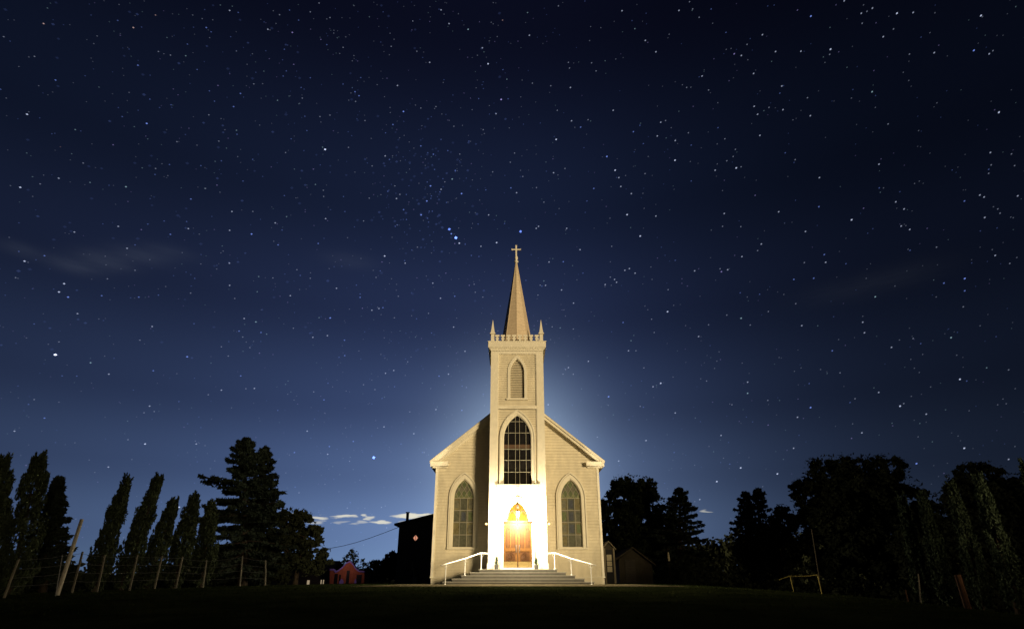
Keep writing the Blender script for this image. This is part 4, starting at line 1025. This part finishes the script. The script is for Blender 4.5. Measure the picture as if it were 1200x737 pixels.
for (a, b, mg, cc) in stars:
    if b > 690: continue
    br = [1, .07, .15, .31, .72, 1.4, 2.2, 3.4, 4.5, 6.5][int(mg)] if mg == int(mg) else .018+.075*mg
    d = ray(a, b); c = d.normalized()*SR
    if c.z < 40: continue
    rad = .46+.09*mg
    peak_ = br
    if cc == 'f': peak_ = .022+.03*rs.random(); rad = 1.0+.5*rs.random(); cc = 'b'
    if cc == 'B': peak_ *= .45; rad *= 1.35
    li = min(range(len(lv_)), key=lambda q: abs(math.log(lv_[q]/max(peak_, .02))))
    pxsz = SR/(F*.853)/ (1/ d.normalized().dot(Vector((0, cp, sp)))) 
    rr = rad*pxsz*.92
    fwd = c.normalized(); rt = fwd.cross(Vector((0, 0, 1))).normalized(); up_ = rt.cross(fwd)
    th = R(8+22*min(1, max(0, a/1000)))
    e1 = rt*math.cos(th)+up_*math.sin(th); e2 = -rt*math.sin(th)+up_*math.cos(th)
    el = 1.25+.3*min(1, abs(a-500)/600)
    if mg >= 7 and cc == 'B': el = 1.0
    e1 *= rr*el; e2 *= rr; e3 = fwd*rr
    sm.add([c+e1, c+e2, c-e1, c-e2, c+e3, c-e3], [(0, 1, 4), (1, 2, 4), (2, 3, 4), (3, 0, 4), (1, 0, 5), (2, 1, 5), (3, 2, 5), (0, 3, 5)], names.index((cc, li)))
so = sm.build('stars', ['star_%s%d' % n_ for n_ in names]); tag(so, 'countless white and blue stars scattered over the night sky', 'stars', kind='stuff')
so.visible_diffuse = True

# ------------------------------------------------------------------ world: night sky
w = bpy.data.worlds.new('World'); scene.world = w; w.use_nodes = True
nt = w.node_tree; nt.nodes.clear()
N_ = nt.nodes.new; Lk = nt.links.new
tc = N_('ShaderNodeTexCoord'); sx_ = N_('ShaderNodeSeparateXYZ'); Lk(tc.outputs['Generated'], sx_.inputs[0])
def math_(op, a, b=None, clamp=False):
    n = N_('ShaderNodeMath'); n.operation = op; n.use_clamp = clamp
    for i, v in enumerate((a, b)):
        if v is None: continue
        if isinstance(v, (int, float)): n.inputs[i].default_value = v
        else: Lk(v, n.inputs[i])
    return n.outputs[0]
el = math_('MULTIPLY', math_('ARCSINE', sx_.outputs['Z']), 180/math.pi)
az = math_('MULTIPLY', math_('ARCTAN2', sx_.outputs['X'], sx_.outputs['Y']), 180/math.pi)
def ramp(val, lo, hi, stops, interp='LINEAR'):
    mr = N_('ShaderNodeMapRange'); mr.inputs['From Min'].default_value = lo; mr.inputs['From Max'].default_value = hi
    Lk(val, mr.inputs['Value']); cr = N_('ShaderNodeValToRGB'); cr.color_ramp.interpolation = interp
    e = cr.color_ramp.elements
    while len(e) < len(stops): e.new(.5)
    for k, (p, c) in enumerate(stops):
        e[k].position = (p-lo)/(hi-lo); e[k].color = (*c, 1) if hasattr(c, '__len__') else (c, c, c, 1)
    Lk(mr.outputs[0], cr.inputs['Fac']); return cr.outputs['Color']
def s2l(*c): return tuple(((v/255)/12.92 if v <= 10 else ((v/255+.055)/1.055)**2.4) for v in c)
vert = ramp(el, -10, 90, [(-10, s2l(60, 78, 110)), (0, s2l(112, 142, 185)), (4, s2l(98, 124, 172)), (9, s2l(76, 97, 142)), (15, s2l(55, 71, 111)), (24, s2l(36, 47, 80)), (34, s2l(23, 32, 58)), (50, s2l(11, 14, 33)), (90, s2l(7, 9, 23))], 'EASE')
side = math_('MULTIPLY', math_('ARCSINE', sx_.outputs['X']), 180/math.pi)
azf0 = ramp(side, -90, 90, [(-90, .14), (-44, .36), (-30, .50), (-18, .80), (-6, .98), (3, .95), (12, .54), (22, .24), (32, .11), (45, .06), (90, .05)], 'B_SPLINE')
front = ramp(sx_.outputs['Y'], -1, 1, [(-1, .12), (-.1, .15), (.35, 1), (1, 1)], 'EASE')
azm = N_('ShaderNodeMixRGB'); azm.blend_type = 'MULTIPLY'; azm.inputs[0].default_value = 1; Lk(azf0, azm.inputs[1]); Lk(front, azm.inputs[2]); azf = azm.outputs[0]
hiw = ramp(el, 0, 90, [(0, 0.0), (12, .03), (40, .25), (90, 1.0)])
mix = N_('ShaderNodeMixRGB'); Lk(hiw, mix.inputs[0]); Lk(azf, mix.inputs[1]); mix.inputs[2].default_value = (.55, .52, .52, 1)
mul = N_('ShaderNodeMixRGB'); mul.blend_type = 'MULTIPLY'; mul.inputs[0].default_value = 1; Lk(vert, mul.inputs[1]); Lk(mix.outputs[0], mul.inputs[2])
# pale halo painted into the sky around the church
def gauss(a0, e0, sa, se):
    u = math_('DIVIDE', math_('SUBTRACT', az, a0), sa); v = math_('DIVIDE', math_('SUBTRACT', el, e0), se)
    return math_('EXPONENT', math_('MULTIPLY', math_('ADD', math_('MULTIPLY', u, u), math_('MULTIPLY', v, v)), -1))
glow = N_('ShaderNodeMixRGB'); glow.blend_type = 'ADD'; glow.inputs[0].default_value = 1; Lk(mul.outputs[0], glow.inputs[1])
gsum = math_('ADD', math_('MULTIPLY', gauss(.5, 8, 6.5, 8), 1.0), math_('ADD', math_('MULTIPLY', gauss(.5, 5, 13, 9), .33), math_('MULTIPLY', gauss(.5, 10, 5.2, 7), .85)))
gcol = N_('ShaderNodeMixRGB'); gcol.blend_type = 'MULTIPLY'; gcol.inputs[0].default_value = 1; gcol.inputs[1].default_value = (.15, .20, .25, 1); Lk(gsum, gcol.inputs[2]); Lk(gcol.outputs[0], glow.inputs[2])
# clouds
nz = N_('ShaderNodeTexNoise'); nz.inputs['Scale'].default_value = 26; nz.inputs['Detail'].default_value = 5
mpn = N_('ShaderNodeMapping'); mpn.inputs['Scale'].default_value = (1, 1, 7); Lk(tc.outputs['Generated'], mpn.inputs[0]); Lk(mpn.outputs[0], nz.inputs['Vector'])
nv_ = math_('SUBTRACT', nz.outputs['Fac'], .5)
el2 = math_('ADD', el, math_('MULTIPLY', nv_, .9)); az2 = math_('ADD', az, math_('MULTIPLY', nv_, 3.0))
def azel(px, py):
    d = ray(px, py).normalized(); return math.degrees(math.atan2(d.x, d.y)), math.degrees(math.asin(d.z))
acc = None
for (px, py, wpx, hpx, st_) in [(373, 606.5, 13, 3.2, .9), (404, 605, 15, 1.9, 1), (430, 602.8, 6, 1.6, .9), (434, 606.5, 6, 2.2, .8), (447, 611.5, 14, 2, 1), (423, 611.5, 9, 1.6, .5), (397, 612, 7, 1.4, .35), (484, 604, 23, 2.6, 1.3), (481, 610.5, 12, 1.3, .7), (372, 612, 9, 2, .5), (828, 599, 10, 1.7, .55), (872, 598, 9, 1.6, .25), (335, 603, 14, 2.0, .6)]:
    a0, e0 = azel(px, py); a1, _ = azel(px+wpx, py); _, e1 = azel(px, py-hpx)
    u = math_('DIVIDE', math_('SUBTRACT', az2, a0), abs(a1-a0)); v = math_('DIVIDE', math_('SUBTRACT', el2, e0), abs(e1-e0))
    d = math_('SUBTRACT', 1.25, math_('ADD', math_('MULTIPLY', u, u), math_('MULTIPLY', v, v)), True)
    d = math_('MULTIPLY', d, st_); acc = d if acc is None else math_('MAXIMUM', acc, d)
cl = N_('ShaderNodeMixRGB'); Lk(math_('MULTIPLY', acc, .85, True), cl.inputs[0]); Lk(glow.outputs[0], cl.inputs[1]); cl.inputs[2].default_value = (*s2l(225, 222, 205), 1)
# thin high veil on the left
acc2 = None
for (px, py, wpx, hpx, st_) in [(85, 311, 32, 9, .014), (125, 306, 34, 10, .014), (165, 300, 34, 9, .012), (200, 295, 30, 8, .008), (22, 292, 26, 8, .009), (410, 306, 30, 9, .007), (985, 342, 60, 14, .003), (1060, 322, 60, 14, .003)]:
    a0, e0 = azel(px, py); a1, _ = azel(px+wpx, py); _, e1 = azel(px, py-hpx)
    gq = math_('MULTIPLY', gauss(a0, e0, abs(a1-a0), abs(e1-e0)), st_); acc2 = gq if acc2 is None else math_('ADD', acc2, gq)
veil = N_('ShaderNodeMixRGB'); veil.blend_type = 'ADD'; veil.inputs[0].default_value = 1; Lk(cl.outputs[0], veil.inputs[1])
vm = N_('ShaderNodeMixRGB'); vm.blend_type = 'MULTIPLY'; vm.inputs[0].default_value = 1; vm.inputs[1].default_value = (.85, .98, 1.2, 1)
Lk(math_('MULTIPLY', acc2, math_('ADD', nz.outputs['Fac'], .5)), vm.inputs[2]); Lk(vm.outputs[0], veil.inputs[2])
SUN_EL, SUN_AZ = 4.0, 147.0      # azimuth clockwise from +Y: behind the camera, to the right
sky = N_('ShaderNodeTexSky'); sky.sky_type = 'NISHITA'; sky.sun_disc = False; sky.sun_elevation = R(SUN_EL); sky.sun_rotation = R(SUN_AZ)
b1 = N_('ShaderNodeBackground'); b1.inputs['Strength'].default_value = 1.0; Lk(veil.outputs[0], b1.inputs['Color'])
b2 = N_('ShaderNodeBackground'); b2.inputs['Strength'].default_value = .0006; Lk(sky.outputs[0], b2.inputs['Color'])
ad = N_('ShaderNodeAddShader'); Lk(b1.outputs[0], ad.inputs[0]); Lk(b2.outputs[0], ad.inputs[1])
ow = N_('ShaderNodeOutputWorld'); Lk(ad.outputs[0], ow.inputs['Surface'])

sun = light('sun', 'SUN', (20, -20, 10), 3.3, (1, .775, .44), angle=R(9.0))
d = Vector((math.sin(R(SUN_AZ))*math.cos(R(SUN_EL)), math.cos(R(SUN_AZ))*math.cos(R(SUN_EL)), math.sin(R(SUN_EL))))
sun.rotation_euler = d.to_track_quat('Z', 'Y').to_euler()

# ------------------------------------------------------------------ camera and render settings
cam = bpy.data.cameras.new('camera'); cam.sensor_width = 36; cam.lens = F/1200*36; cam.clip_end = 20000; cam.clip_start = .1
co_ = bpy.data.objects.new('camera', cam); COL.objects.link(co_); co_.location = (0, 0, 0); co_.rotation_euler = (R(90)+PITCH, 0, 0)
scene.camera = co_
vs = scene.view_settings; vs.view_transform = 'Standard'; vs.look = 'None'; vs.exposure = 0; vs.gamma = 1; vs.use_curve_mapping = False
scene.cycles.use_denoising = True; scene.cycles.max_bounces = 5; scene.cycles.diffuse_bounces = 3
scene.cycles.sample_clamp_indirect = 4
